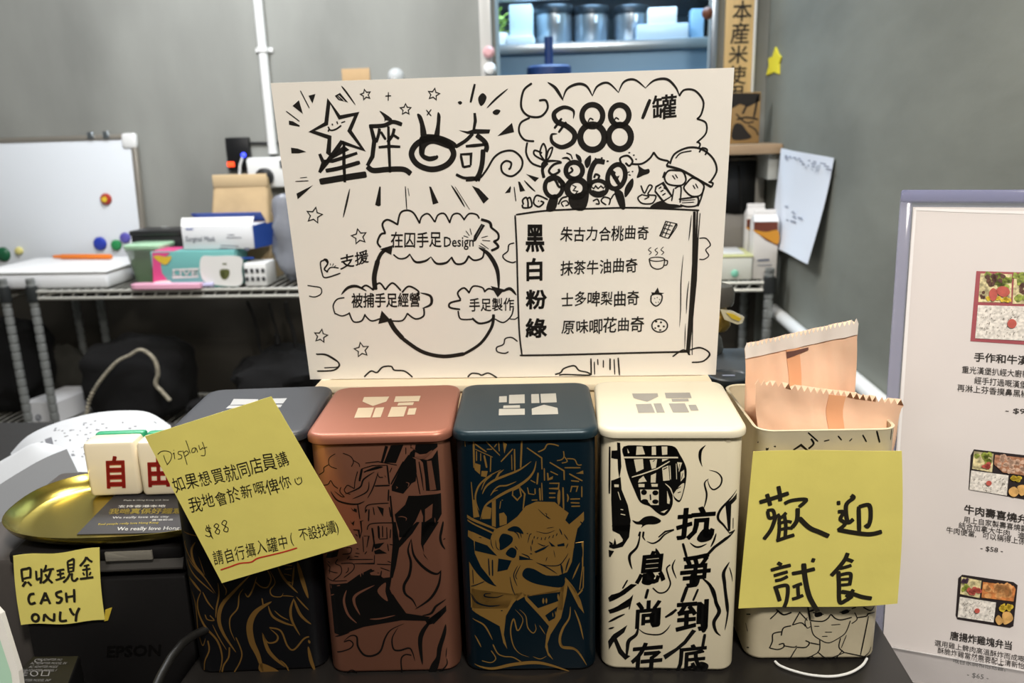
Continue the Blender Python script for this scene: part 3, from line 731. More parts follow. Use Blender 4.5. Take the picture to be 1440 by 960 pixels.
# hanging cables
cb = mat('cable_black', '#1a1a1a', .5)
for i, (pts, r, lab) in enumerate((([(348, 424), (357, 446), (362, 470), (366, 492), (376, 503)], .0055, 'black cable hanging under the rack, left of the hanging pair'), ([(378, 425), (384, 448), (389, 466), (390, 476)], .004, 'thin black cable with a plug hanging under the rack'), ([(402, 424), (405, 445), (412, 465), (418, 495)], .0065, 'thick black cable hanging closest to the poster'))):
    q = [onY(*p, 2.42) for p in pts]
    c = thing('hanging_cable', q[0].to_tuple(), lab, 'cable', 'cables hanging under the rack')
    cc = catmull([(p.x, p.z) for p in q])
    obj('cord', MB().tube([(x, 2.42, z) for x, z in cc], r, 8), cb, c)
    obj('plug', MB().tube([q[-1]+Vector((0, 0, .012)), q[-1]-Vector((0, 0, .015))], [.009, .011], 10), cb, c)
# === PART3 ===
# ================================================================== counter
CT, PT = .895, .95
blackctr = mat('black_laminate', '#1a1817', .45, var=.1, vscale=20, bump=.05, bscale=120)
yb = onZ(0, 593, CT).y
t = thing('counter', (-.3, .75, 0), 'black counter carrying the tins and the receipt printer', 'counter')
obj('worktop', MB().box(-1.6, XR-.001, .30, yb, CT-.04, CT, .003), blackctr, t)
obj('cabinet', MB().box(-1.58, XR-.003, .34, yb-.03, .0, CT-.0405), mat('counter_body', '#1f1d1c', .6), t)
pe = onZ(1262, 920, PT)
t = thing('display_riser', (-.05, .6, CT), 'low black riser board under the row of tins', 'riser')
obj('board', MB().box(-.309, pe.x, .40, .735, CT+.006, PT, .002), mat('riser_black', '#1b1918', .38, var=.12, vscale=30), t)
obj('foot', MB().box(-.30, -.27, .42, .72, CT+.0003, CT+.0055), mat('rubber', '#1a1a1a', .7), t)
obj('foot', MB().box(pe.x-.05, pe.x-.02, .42, .72, CT+.0003, CT+.0055), mat('rubber', '#1a1a1a', .7), t)

# ------------------------------------------------------------------ cookie tins
W2, H = .0525, .1965; DL = .1142; INS = .0023
def tinframe(x, y, a, roll=0., z=PT+.0004):
    return Matrix.Translation((x, y, z)) @ Matrix.Rotation(a, 4, 'Z') @ Matrix.Rotation(roll, 4, 'Y')
def tin_rings(levels, hx, y0, hy, r, Mx):
    return [[Mx @ Vector((x, y, z)) for x, y in rrect(0, y0+hy, hx-i, hy-i, max(.002, r-i), 7)] for z, i in levels]
def frontplane(Mx, hx, y0, r):
    R = Mx.to_3x3()
    def disp(u, v):
        du = max(0, abs(u)-(hx-r))
        if du <= 0: return 0.
        a = min(du/r, 1.45)
        return (math.copysign(hx-r+r*math.sin(a), u), v, -(r-r*math.cos(a)))
    return Plane(Mx @ Vector((0, y0, 0)), R @ Vector((1, 0, 0)), R @ Vector((0, 0, 1)), disp, sorted([sg*(hx-r+r*k) for sg in (-1, 1) for k in (0, .25, .45, .65, .8, .95)]))
def tin(pose, mbody, mlid, label, lid=True, seam=False):
    Mx = tinframe(*pose); hx, hy, y0 = W2-INS, DL/2-INS, INS
    name = 'cookie_tin' if lid else 'sample_tin'
    t = thing(name, None, label, 'tin', 'printed cookie tins' if lid else None, mtx=Mx)
    if lid:
        lv = [(0, .003), (.0006, .0012), (.0018, .0003), (.003, 0), (H-.0095, 0), (H-.0083, .0004), (H-.0075, .0016), (H-.0045, .0022)]
        obj('body', MB().ringloft(tin_rings(lv, hx, y0, hy, .0125, Mx)), mbody, t, angle=60)
        ll = [(H-.0068, .0016), (H-.0068, .0002), (H-.0060, 0), (H-.0032, .0), (H-.0016, .0006), (H-.0005, .0018), (H, .0036), (H, .0060)]
        obj('lid', MB().ringloft(tin_rings(ll, W2, 0, DL/2, .0135, Mx)), mlid, t, angle=60)
    else:
        h = .1890
        lv = [(0, .003), (.0006, .0012), (.0018, .0003), (.003, 0), (h-.002, 0), (h-.0006, -.0005), (h, .0006), (h-.0008, .0018), (h-.003, .0014), (.003, .0014), (.002, .003)]
        obj('body', MB().ringloft(tin_rings(lv, hx, y0, hy, .0125, Mx)), mbody, t, angle=60)
    return t, frontplane(Mx, hx, y0, .0125), Plane(Mx @ Vector((0, 0, H)), Mx.to_3x3() @ Vector((1, 0, 0)), Mx.to_3x3() @ Vector((0, 1, 0)))
gold = mat('bronze_print', '#94703c', .35, metal=.6)
gold2 = mat('gold_print', '#b08848', .36, metal=.6)
blackprint = mat('black_print', '#0b0a0a', .35)
silver = mat('silver_print', '#c9c9c9', .35, metal=.7)
creamlogo = mat('sand_print', '#d9c8ac', .4, metal=.3)
greylogo = mat('grey_print', '#b3b0ab', .4, metal=.4)
POSE = [(-.2494512, .52529, .11121), (-.1448250, .528827, .07748), (-.0401103, .534975, .05882), (.0636611, .540116, .01065)]
blackm = mat('tin_black', '#0c0d11', .38); blackl = mat('tin_black_lid', '#2d3038', .42)
pinkm = mat('tin_copper', '#ad7660', .38, metal=.78); pinkl = mat('tin_copper_lid', '#a86d5a', .42, metal=.45)
tealm = mat('tin_teal', '#051b27', .34, metal=.3); teall = mat('tin_teal_lid', '#21353f', .36, metal=.25)
whitem = mat('tin_cream', '#e2d8bd', .36); whitel = mat('tin_cream_lid', '#ece4cc', .34)

# black tin
t, fp, lp = tin(POSE[0], blackm, blackl, 'black cookie tin with bronze flames, big yellow note stuck to its front')
ik = Ink(fp)
ik.draw('''t8 110,40 160,48 220,60; t9 120,95 112,120 140,170 190,240; t16 195,95 170,150 190,230 250,300; f 215,180 240,250 255,300 235,250
t10 120,205 160,270 220,330 310,410; t9 140,200 200,260 250,310 320,410; t18 135,325 180,350 230,400; t10 240,400 270,460 310,510
s7 255,540 270,570 310,575 285,545; t9 150,395 185,470 195,560 200,650 235,735 258,685; t14 230,400 205,470 215,540 260,620 330,700 360,800 345,895
t10 335,345 340,420 325,500 320,560; t7 300,600 340,680 388,758; t8 362,350 385,390 380,422; t24 530,300 430,400 360,480 340,570 370,660 445,772
t9 490,382 465,420 455,500 410,560 410,630 440,702; s8 445,680 480,770 470,830 435,892; s10 405,740 400,800 370,850 360,892; s9 272,700 280,760 250,830 240,892
t10 572,308 550,380 520,430 500,408; s9 640,268 660,320 640,370 600,370 565,340; t8 650,265 685,340 655,390 670,425 720,430 735,408; t7 720,425 760,425 800,430
t16 698,238 740,320 825,408; t12 802,238 790,370; l8 735,235 790,240; l8 745,262 790,258; l7 755,335 785,345; l6 740,290 785,300; t26 822,215 850,320 888,442
t40 664,460 570,520 530,600 540,700 580,790 612,892; f 590,840 640,850 710,892 596,892; l8 605,440 612,485; t16 642,485 670,550 740,590 808,610; t9 680,515 720,550 770,575
t16 800,440 780,510 790,580 838,668; t18 800,445 840,540 906,602; t10 815,430 850,470 892,515; s11 650,620 720,640 760,730 800,755 860,690 893,675
t12 655,628 700,670 690,705 640,710 605,650; t24 608,655 650,770 748,862; t10 715,818 750,850 772,892; t14 890,695 898,718; t22 888,735 905,820 930,888''', 230, 740, 4.3652)
ik.build('flame_artwork', gold, t)
ik = Ink(lp); ik.draw('p 712,186 920,188 900,232 682,236; p 676,240 880,242 872,262 644,266; p 1040,182 1162,180 1128,224 1000,226; p 990,232 1122,234 1108,256 980,258; p 612,292 760,294 720,360 572,360; p 920,290 1050,290 1020,352 880,352', 210, 530, 6)
ik.build('lid_logo', silver, t)

# copper tin
t, fp, lp = tin(POSE[1], pinkm, pinkl, 'copper pink cookie tin printed in black, second of the row')
ik = Ink(fp)
ik.draw('''s7 285,155 225,200 230,270 300,300; s8 358,150 430,180 460,230 440,280; s7 460,220 510,250 520,282; s9 220,262 175,290 170,330 118,368; s9 158,465 215,450 240,415 270,460 310,490; s9 340,478 330,520 372,570; s9 370,500 400,460 430,470 470,492; s8 370,500 385,530 430,545; s9 470,490 475,420 500,325
t18 238,515 300,600 400,635 500,640 568,612; t9 275,515 340,565 378,573; l22 542,300 518,420; l10 540,300 640,270 790,265; l10 575,245 700,230 740,242; l9 745,240 880,265; l16 785,270 805,450; l15 665,465 810,460
p 722,240 765,78 795,85 745,245; p 755,240 820,75 942,68 870,245; s9 640,300 600,312 565,335; f 555,330 680,278 745,285 620,320; t16 665,328 560,400 520,480 378,545; t12 700,328 650,480 595,585; t12 610,420 590,520 448,592; s9 690,345 710,380 745,382; p 758,355 778,388 765,376
l11 500,640 522,785; l14 800,500 795,612; l20 815,560 840,820 870,970; s10 575,725 600,650 800,630; l13 578,712 592,690; p 430,670 462,700 465,680 492,690 492,722 455,705; l14 610,690 605,805; l10 650,670 662,745; p 688,660 752,682 745,762; l12 805,668 822,765; l10 555,800 530,805 540,900 520,970; s10 592,888 630,830 840,820; l18 640,870 655,970; l20 700,850 708,970; l11 740,850 742,960; p 425,795 440,825 472,800 462,850; l13 460,888 510,892 522,970; l8 480,930 500,950
p 950,220 990,165 1060,210 1070,330 1060,420 1020,440 990,480 940,540 830,512 828,470; p 1060,65 1270,60 1272,92 1190,150 1100,160 1050,135; p 990,180 1010,140 1060,100 1050,190; p 1090,200 1170,215 1220,195 1272,120 1302,512 1160,512 1150,380 1130,240
l12 1092,232 1138,505; l10 1062,335 1102,545; p 1080,560 1305,540 1312,740 1232,872 1150,960 1120,960 1132,760 1110,690 1060,800 960,960 900,960 900,900 870,800 858,740 960,640 990,560
l16 942,230 822,450; l9 830,290 810,335; l8 1015,65 1015,105; l9 965,95 965,160; t24 1330,815 1310,900 1300,965''', 430, 615, 6.857)
ik.draw('''P 1168,225 1212,220 1258,500 1198,508; L6 1210,410 1245,440; P 1150,690 1225,635 1216,770 1150,812; T10 890,765 930,760 970,775 965,800; T8 870,470 885,480 870,490; T10 965,430 995,440 985,475; T8 1245,770 1248,820; L7 960,640 860,735; T9 1010,80 1060,120; T30 1050,180 1130,190 1220,120; L8 1118,260 1140,500''', 430, 615, 6.857)
ik.draw('''p 148,598 330,578 440,500 560,440 680,530 760,520 742,640 820,760 900,870 1130,905 1097,943 857,937 491,1000 263,1080 199,1074 160,680
p 765,-10 800,-10 832,170 900,80 1000,-10 1030,-10 960,100 832,240 800,420 770,530 742,525 770,200; t28 950,150 918,260 945,380 930,500 880,600 890,680 960,740 1002,815; t28 950,160 970,300 1040,400 1130,470 1200,490 1238,455; t26 1236,455 1210,600 1130,730 985,832
p 1048,-10 1215,-10 1120,140 1066,220 1072,288 1042,200; p 1062,288 1115,360 1076,320; t24 1255,-10 1230,120 1240,200 1278,265; s10 1258,165 1280,160; t24 1285,738 1190,800 1140,870 1055,892; p 1285,798 1288,852 1165,975 1110,930
l9 480,130 490,280; l9 490,125 540,125 520,235; l16 570,50 592,195 572,275; l9 640,40 640,115; l11 712,40 716,150 640,155; l11 750,60 745,145; p 580,205 690,188 640,240 600,250; p 640,250 715,292 600,300 590,270; l10 720,200 730,270; l9 740,205 790,215; l10 595,310 592,390 400,392; l9 350,352 580,350; l8 410,290 450,295; l8 330,350 355,318; l9 400,320 440,325; l8 420,245 440,250; l9 500,300 520,275
s9 240,348 220,390 270,420 270,490 198,552; s9 270,390 385,390 390,450 300,525; s8 342,428 340,460 318,482; p 108,355 130,300 250,258 235,322; s9 322,238 370,240 360,290 285,302; l8 115,402 160,430 150,500; l8 130,380 160,392; l8 140,470 240,480; l10 618,396 752,402; l8 720,368 752,380; l9 650,430 742,462; l12 662,460 650,535; l8 545,490 640,480; l8 590,450 580,490; s8 120,545 180,560 330,555''', 440, 735, 6.857)
ik.draw('''T24 325,645 300,750 340,880 425,965; T28 595,598 420,690 400,770 455,885; F 702,572 625,640 650,700 722,752 700,660; T16 548,925 650,920 795,888; T10 460,470 462,520; T10 480,450 485,500; T12 160,710 205,688; T9 165,600 172,640; T9 230,605 265,600; T8 740,620 770,690; P 550,480 590,465 640,490 640,505 560,500''', 440, 735, 6.857)
ik.draw('''t13 178,218 240,195 310,172; t18 262,245 320,200 370,210 380,290 430,360 500,370 570,330 610,220 660,150 770,98; s11 262,252 310,240 340,270 310,310 198,347; t16 718,132 670,220 680,310 730,325 810,305 840,340 862,415; s12 832,365 780,360 745,400 752,512; t40 1010,55 930,160 905,260 925,445
f 1120,105 1125,180 1090,300 1070,420 1040,500 980,508 1000,440 1040,380 1050,300 1085,200; t9 1130,298 1122,390; t13 1128,390 1132,440 1090,490 1048,506; s10 288,512 330,490 372,512; p 950,75 1040,15 1120,-10 1100,15 1020,95 970,112''', 440, 860, 6)
ik.build('street_artwork', blackprint, t, pinkm)
ik = Ink(lp); ik.draw('p 552,170 764,166 740,208 626,246 538,208; p 818,164 1030,160 1014,206 804,212; p 842,218 974,214 962,238 832,242; p 502,262 636,258 606,342 468,346; p 650,260 722,256 692,340 620,342; p 784,254 914,250 886,334 750,338; p 930,266 996,262 980,318 914,320', 420, 530, 6)
ik.build('lid_logo', creamlogo, t)

# teal tin
t, fp, lp = tin(POSE[2], tealm, teall, 'dark teal cookie tin with a gold masked face, third of the row')
ik = Ink(fp)
ik.draw('''l7 90,40 95,92; l18 178,38 184,290; l14 190,60 302,138; l9 192,110 362,188; l12 345,180 340,330; l10 207,130 207,225; l10 247,150 247,225; l18 280,170 305,290; p 175,240 245,262 240,355 190,312; p 255,320 315,322 302,382 250,372; l11 300,38 432,172; l10 305,112 358,112; l10 378,92 402,60; l11 420,40 426,132; p 460,38 500,62 475,155; l13 557,108 442,232; l9 545,165 548,312; l14 573,110 576,322; l18 643,32 632,290; l15 693,98 835,195 838,305; s13 800,138 860,110 890,65 950,65 1000,80; s11 1045,130 1050,180 1030,210 982,222; s11 1028,245 1080,230 1055,185; s11 1078,202 1150,210 1180,260 1220,263; l13 1055,290 1208,290; l16 912,238 1050,320 1052,408
t24 735,228 620,310 500,360 380,410 300,470 262,545; t28 782,225 760,320 700,400 600,470 480,530 380,590 290,660 245,790; t18 445,308 330,370 240,450 200,540 200,620 232,705; t12 358,362 290,420 252,508; p 385,395 420,330 475,305 430,350 410,390; t16 592,422 500,460 420,470 358,522; t11 340,560 370,520 415,505
l11 155,428 170,600 180,760; p 168,598 192,600 235,762 178,772; p 262,700 300,660 352,680 342,782 258,785; p 355,600 392,578 392,862 355,850; p 425,732 470,720 498,760 498,832 430,852; l9 440,612 430,685; l9 450,605 460,600; l13 555,512 622,478 637,560 600,602 553,555 557,508; l15 622,478 672,542 655,690
l16 800,338 790,450; l12 860,295 862,415; p 885,340 898,340 905,390 945,370 940,400 890,415; l12 918,325 992,360; l15 908,440 1002,440 996,492 905,490; l14 905,535 968,535; l14 905,577 968,577; t30 1005,500 1000,570 1000,650; l16 1040,478 1046,690; t16 1080,540 1090,580 1082,620; l15 1100,348 1228,418; p 1165,345 1235,318 1238,352; l14 1118,415 1195,422; l13 1112,525 1125,470 1182,470 1168,522; l12 1222,470 1222,575; l14 1110,592 1205,590; l14 1115,627 1200,630; l14 1120,662 1205,660; l11 835,435 842,605; l18 815,485 822,605; l12 698,480 710,540 765,548; l12 770,490 772,545; l11 728,410 775,435; l11 738,602 795,600''', 640, 615, 6.857)
ik.draw('''p 500,150 600,75 680,-25 780,-70 960,-65 1040,0 1095,40 1062,110 1100,150 1242,30 1244,110 1215,150 1180,190 1150,330 1140,480 1080,610 1000,640 1045,660 1062,700 1045,800 1040,975 985,975 1000,790 860,850 700,830 660,850 600,885 560,850 505,962 148,962 140,770 130,520 200,600 290,700 390,742 330,660 250,560 190,430 180,310 118,275 120,215 180,228 340,300 350,260 380,200
p 110,66 395,188 390,205 110,96; p 115,110 385,235 380,250 115,125; l12 1160,330 1230,320 1230,560 1200,780; t16 1205,510 1130,680; l12 1240,560 1235,760 1180,840; t20 1060,660 1160,800 1240,1000''', 640, 715, 6.857)
ik.draw('''F 430,340 425,290 462,238 550,268 542,330 440,398; F 505,205 560,168 620,180 660,240 600,225; T10 560,215 600,240 620,290; T8 600,210 630,240 640,280; F 488,435 540,372 592,402 570,472; P 618,450 755,490 618,492; P 762,412 830,380 912,345 860,390 780,425; P 900,310 968,362 930,362; P 985,345 1052,328 1056,357 990,362
F 648,640 680,573 760,580 880,640 1045,650 1032,752 850,737 720,700; T7 780,215 880,235 965,205; T6 880,187 955,175; T7 800,0 850,50 908,98; L6 870,40 885,50 880,70 920,98; T7 875,505 882,480 890,465; T5 950,395 965,470; T10 788,518 880,545 1000,542 1060,480 1092,425; T12 780,515 880,560 985,625; T10 605,545 565,640 600,745; T10 632,540 585,640 600,680; T10 528,650 550,760 580,835; L8 168,590 175,725; L12 322,478 332,642; L14 360,490 362,645; P 418,478 545,498 505,585 408,605; P 190,310 310,352 405,452 190,402; T12 140,820 200,900 320,938 432,930; T12 345,818 290,818 290,845 400,852 468,828; L10 150,755 282,700
F 1150,360 1190,330 1225,370 1222,480 1140,600 1110,640 1130,480; F 125,440 180,500 300,660 400,745 280,690 150,540; T8 700,330 720,250 740,240; T10 740,350 750,290; L9 760,285 765,262; L8 790,290 800,270; L8 830,300 835,275; L8 865,300 875,270; L8 900,285 915,260; L8 940,280 950,250; L8 975,260 985,235; T12 1005,190 1020,220 1030,250; T9 1050,240 1090,300; T9 1070,380 1090,330; T10 720,430 745,435; T9 730,350 735,410; T10 795,330 850,355 870,350; P 1180,200 1200,190 1210,250 1190,258; L10 1190,300 1205,300; T9 1090,85 1110,130; T9 1110,80 1130,120; T8 1150,60 1150,90; T12 1205,120 1235,150; T12 640,430 700,455 720,480; T10 575,355 605,395; T10 690,235 705,240
T8 390,300 400,370 430,400; T8 345,290 350,340 370,390; L8 230,275 255,278; T20 1020,530 1030,580 1035,630; T14 1065,600 1080,540 1105,470''', 640, 715, 6.857)
ik.draw('''p 145,120 560,170 660,150 560,260 490,380 470,560 503,700 465,640 430,480 160,332; p 1040,15 1060,20 1160,130 1210,230 1245,360 1190,290 1085,85 1072,180 1022,400 920,560 890,650 900,730 948,805 895,760 868,680 880,560 905,480 820,380 680,230 655,160 700,188 1015,128''', 640, 810, 6.857)
ik.draw('''P 692,192 1015,148 992,237 800,305; P 868,376 988,288 962,400 905,432; T10 150,170 220,250 320,282 440,275; T12 345,163 285,170 300,195 400,200 470,175; T12 440,330 460,328''', 640, 810, 6.857)
ik.draw('''qt20 850,205 850,262; qt18 880,205 880,260; qt8 940,345 945,390; qt8 965,330 970,375; qt16 992,165 995,225; t26 1112,290 1100,400 1040,500 1010,600 1035,680 1150,700 1210,760 1272,865; t16 1020,590 1030,670 1140,690 1220,760; t16 1150,320 1200,450 1238,610; t16 162,412 280,470 362,612; t14 188,570 220,620 252,682; s12 365,655 410,740 470,770 560,780 645,830; s10 348,715 392,790 345,830 258,812; t13 578,318 650,400 640,470 600,520 565,410 535,520 560,660 620,740 715,778; t11 620,318 680,380 700,490 750,545 780,510 770,455; t9 810,468 870,560; t9 750,772 820,795 882,768; t36 182,852 350,888 550,850 750,830 900,850 1115,918; t16 1232,130 1200,160 1172,185''', 640, 810, 6.857)
ik.build('face_artwork', gold2, t, tealm)
ik = Ink(lp); ik.draw('p 492,164 556,162 556,214 490,216; p 576,152 706,148 708,222 574,226; p 528,242 666,238 668,262 526,264; p 490,270 708,268 708,320 488,324; p 762,146 826,144 832,220 764,222; p 840,144 970,138 978,214 846,220; p 766,268 870,234 984,262 990,314 768,320', 620, 530, 6)
ik.build('lid_logo', mat('pale_print', '#c8c6bd', .4, metal=.3), t)

# cream tin
t, fp, lp = tin(POSE[3], whitem, whitel, 'cream cookie tin with black brush writing, fourth of the row')
ik = Ink(fp)
ik.draw('''p 156,45 186,50 198,280 178,400 165,300; l20 82,95 78,550; p 102,130 170,120 192,210 98,202; p 98,420 190,380 200,500 260,650 288,800 272,905 110,897 98,600
f 220,85 460,78 690,80 760,160 820,280 825,380 800,520 762,618 710,592 690,520 692,640 650,722 600,752 540,722 470,662 380,622 320,500 260,350 232,220; p 218,84 690,80 760,170 240,240
f 303,795 360,808 420,765 500,755 572,790 572,815 520,835 440,838 388,868 398,840 338,832; f 1012,72 975,130 968,220 978,280 943,200 950,120; t16 1042,312 1120,335 1165,390 1150,460 1090,500 1050,470 1028,405; t18 1040,395 1000,440 1020,540 1010,620 988,690
t26 1335,520 1230,610 1150,700 1130,780 1190,850 1250,935; p 1200,640 1335,555 1335,612 1262,650 1252,905 1228,900; l10 1287,785 1287,892; l20 1240,925 1315,915

l18 555,960 620,905 705,885; l20 365,950 380,905; l20 405,960 412,905''', 845, 615, 6.857)
ik.draw('''P 345,85 400,85 425,160 338,166; P 490,85 530,85 532,166 490,166; P 585,85 640,85 640,162 590,166; P 222,182 742,184 745,198 222,198; P 318,210 405,205 412,300 342,332; P 470,215 542,208 530,290 490,302; P 590,205 655,203 590,232; L13 298,380 400,350 540,300 662,228; P 590,292 650,268 662,410 600,416; L9 665,268 672,402; P 735,235 782,240 752,332; P 768,332 802,310 806,380 770,422; P 482,362 532,340 527,432 480,432; P 368,402 410,368 442,422 358,432; P 362,445 420,445 420,476 364,476; P 484,445 548,445 547,472 490,472; P 378,500 557,500 557,648 482,648 458,620 388,602; P 638,510 666,600 660,638 638,632; F 702,540 760,462 802,440 790,520 760,600 722,582 700,552; T12 618,440 670,490 692,552; P 128,452 172,450 172,476 130,478; P 255,105 275,145 260,150; L7 165,520 190,600; L9 190,690 215,695; L9 190,735 235,745; L6 725,250 730,400; P 575,715 645,690 610,725''', 845, 615, 6.857)
ik.draw('''qo 415,525 28,26; qo 525,530 29,24; qo 422,612 34,22; qo 525,615 30,22; ql14 475,545 480,600; ql10 600,305 640,285; ql8 500,230 520,215; ql6 790,340 775,400; ql6 760,250 750,310; ql8 770,470 720,500; ql8 740,530 770,520; ql6 700,250 705,400''', 845, 615, 6.857)
ik.draw('''t28 382,200 350,330 280,410 280,480 302,550; t16 412,185 405,230 428,272; t18 442,278 500,298 560,270 620,210 708,172; p 105,130 285,120 272,240 212,330 120,355 75,348 80,320 120,310 135,250 150,310 208,280 212,260 180,210 115,182
p 70,375 128,375 90,440 75,440; p 75,290 115,300 110,320 80,310
f 530,345 575,410 580,505 560,440 530,410
s15 500,728 560,775 630,760 670,690 650,610 635,540 668,505; t16 718,452 690,530 728,638; l26 790,298 828,438; t20 858,292 910,330 960,330 1022,302; t20 1112,200 1090,270 1058,335; p 1312,195 1300,210 1180,290 1110,340 1005,450 980,440 1080,330 1200,240

t34 975,632 1050,700 1090,800 1145,970; t36 1245,485 1185,580 1195,700 1218,970; t14 1243,535 1275,620 1292,695; l28 455,738 430,832; l36 832,715 778,866; l22 938,738 888,852; p 65,840 100,800 180,770 290,690 350,695 230,790 80,875; l16 257,652 208,735; p 65,965 280,825 312,790 300,850 100,965; l13 295,835 272,935''', 845, 720, 6.857)
ik.draw('''''', 845, 720, 6.857)
ik.draw('''p 65,340 280,218 302,213 270,292 85,370; p 65,220 120,195 290,75 345,80 230,170 85,250; t24 68,455 150,400 232,362; t18 68,522 130,490; p 255,468 225,540 150,600 120,640 75,720 65,640 120,560; p 100,580 150,590 200,700 240,750 285,768 235,806 170,740 130,640; t38 360,485 340,560 270,620 255,700 245,800
t16 355,498 430,550 560,560 630,520 672,462; p 615,388 720,310 738,325 690,370 625,402

p 880,510 920,525 820,650 720,730 620,802 600,760 720,690 800,620; l30 1003,555 978,692; t38 978,20 1080,120 1110,250 1140,340 1090,440 1110,530 1155,572; t28 1190,-10 1210,180 1232,340 1198,525
p 210,912 235,895 240,912; p 630,912 665,885 672,912''', 845, 810, 6.857)
for ch, x0, x1, y0, y1, sl in (('抗', 949, 1004, 714, 758, 4), ('爭', 954, 998, 780, 826, 4), ('到', 948, 998, 844, 889, 2), ('底', 950, 993, 907, 944, 2), ('息', 892, 936, 776, 822, 5), ('尚', 889, 932, 845, 883, 2), ('存', 886, 931, 904, 944, 3)):
    ik.text(ch, (x0, y1+1), (x1, y1-3), (sl, -(y1-y0)), .030)
ik.draw('f 991,742 1002,748 1000,758 986,762 980,756; f 972,806 984,812 980,824 970,822; f 985,848 995,858 994,884 986,886; f 914,862 928,860 926,876 916,880; f 914,800 920,812 914,822 902,818; f 984,930 996,934 992,943 976,943')
ik.build('brush_artwork', blackprint, t, whitem)
ik = Ink(lp); ik.draw('p 412,140 628,138 634,166 540,210 426,178; p 688,134 900,132 916,178 700,180; p 746,186 886,184 892,206 752,208; p 444,230 574,226 608,302 466,304; p 594,224 658,222 690,300 622,302; p 722,224 858,222 896,298 758,300; p 888,236 952,234 976,284 908,284', 820, 530, 6)
ik.build('lid_logo', greylogo, t)
m = Ink(fp, .0006); m.draw('p 675,498 765,484 760,520 680,526; p 1170,498 1230,484 1250,545 1215,545', 820, 530, 6)
m.build('clear_tape', mat('tape_clear', '#cfc6b0', .2, alpha=.5), t)

# open sample tin
SP = (.1755, .5579, .0532)
t, fp, lp = tin((SP[0], SP[1], SP[2]), mat('tin_sample', '#d5caae', .4, var=.03, vscale=60), None, 'open cream sample tin full of peach packets, at the right end of the row', lid=False)
ik = Ink(fp)
ik.draw('''l12 605,160 620,250; s9 622,250 700,255 740,235 760,210 790,235 830,245 902,228; f 650,205 690,192 702,215 660,227; f 830,190 870,175 882,195 840,207; s8 638,196 712,208; s8 818,195 892,182; s7 622,255 640,340 690,380 745,400 810,370 860,330 892,250; s6 602,228 585,260 600,300 622,290; s7 920,195 937,240 900,270; l6 700,357 738,355; l6 720,328 768,328; l6 648,288 682,288; l6 762,280 824,275; s8 685,380 685,440 670,465; s8 825,368 815,430 850,465; l8 500,535 630,490 675,465; l8 630,490 687,537; l8 675,465 740,520; l8 852,465 745,510 785,532; l7 840,450 780,520; l8 850,465 995,495; l9 1015,222 960,482; s6 865,348 830,435
s9 492,285 440,300 425,352; s9 425,325 370,340 365,390 345,437; s9 348,435 400,445 440,430 440,405 408,412; s8 445,420 510,430 530,420; s9 530,430 590,430 615,400 588,385; s9 620,400 682,412; s8 530,430 475,522; s9 552,190 500,280; l8 550,195 602,250; s9 350,240 400,190 390,175; s12 398,180 440,210 495,195; s9 978,160 1040,185 1088,130 1048,140; s9 940,230 1000,220 1015,205 1075,208; s8 988,492 1030,470 1047,442; l8 175,250 215,230; l8 170,310 192,355; l8 185,465 205,455; s9 900,170 930,160; s8 500,280 560,265 590,290; t14 608,190 640,180 660,170''', 1010, 820, 4.8)
ik.draw('l11 620,895 695,962; l10 845,920 872,952; l11 1030,912 1058,965; l13 1135,882 1157,970; l11 1267,880 1258,960; l8 930,960 950,940; l9 740,960 780,950; l8 1290,920 1310,890', 1020, 440, 5.333)
ik.draw('l9 125,15 165,35 200,20; l9 270,35 300,15 330,40; s8 330,30 350,10 340,-10', 1020, 620, 2.823)
ik.build('portrait_artwork', blackprint, t)

# peach packets standing in the sample tin
peach = mat('peach_film', '#f0c8ab', .28, var=.05, vscale=30, bump=.25, bscale=22, sss=.15)
def packet(plane, TL, TR, BR, BL, teeth, label, seam, th=.010, seed=0):
    q = [plane.uv(*p) for p in (TL, TR, BR, BL)]
    cx = plane.pt((q[2][0]+q[3][0])/2, q[2][1], 0)
    t = thing('snack_packet', cx, label, 'packet', 'peach snack packets')
    nu, nv = teeth*2, 26
    def P(u, v, side):
        a = [q[0][i]+(q[1][i]-q[0][i])*u for i in (0, 1)]; b = [q[3][i]+(q[2][i]-q[3][i])*u for i in (0, 1)]
        c = [a[i]+(b[i]-a[i])*v for i in (0, 1)]
        if v == 0: c[1] += .0022*(1 if round(u*nu) % 2 else -1)
        e = max(0, min(1, (v-.07)/.25)); e = e*e*(3-2*e)
        k = th*e*(1-abs(2*u-1)**3.0)
        w_ = .0034*noise.noise(Vector((u*4, v*5, seed)))*(.4+e)+.0020*noise.noise(Vector((u*9, v*8, seed+4)))
        c[0] += .0025*noise.noise(Vector((v*5, seed, u*2)))
        return plane.pt(c[0], c[1], side*(k+.0003)+w_)
    m = MB(); F = [[P(i/nu, j/nv, 1) for i in range(nu+1)] for j in range(nv+1)]; B = [[P(i/nu, j/nv, -1) for i in range(nu+1)] for j in range(nv+1)]
    rings = []
    for j in range(nv+1): rings.append(F[j]+B[j][::-1])
    m.ringloft(rings, smooth=True); obj('film', m, peach, t, angle=70)
    s = MB(); s.sheet(lambda u, v, o: P(seam[0]+(seam[1]-seam[0])*u, .012+v*.95, 1)+plane.n*(.0006+o), 4, 24, .0004)
    obj('back_seam', s, mat('peach_seam', '#e8aa80', .35), t)
    return t, P
pk1, P1 = packet(planeY(.605, 0, 1.1), (1047, 487), (1207, 452), (1196, 760), (1052, 770), 26, 'peach snack packet at the back of the sample tin, torn white top edge', (.37, .49), seed=3)
m = MB()
m.sheet(lambda u, v, o: P1(u, v*.055, 1)+Vector((0, 0, .0008*(1-v)))+planeY(.6).n*(.0008+o), 52, 2, .0003)
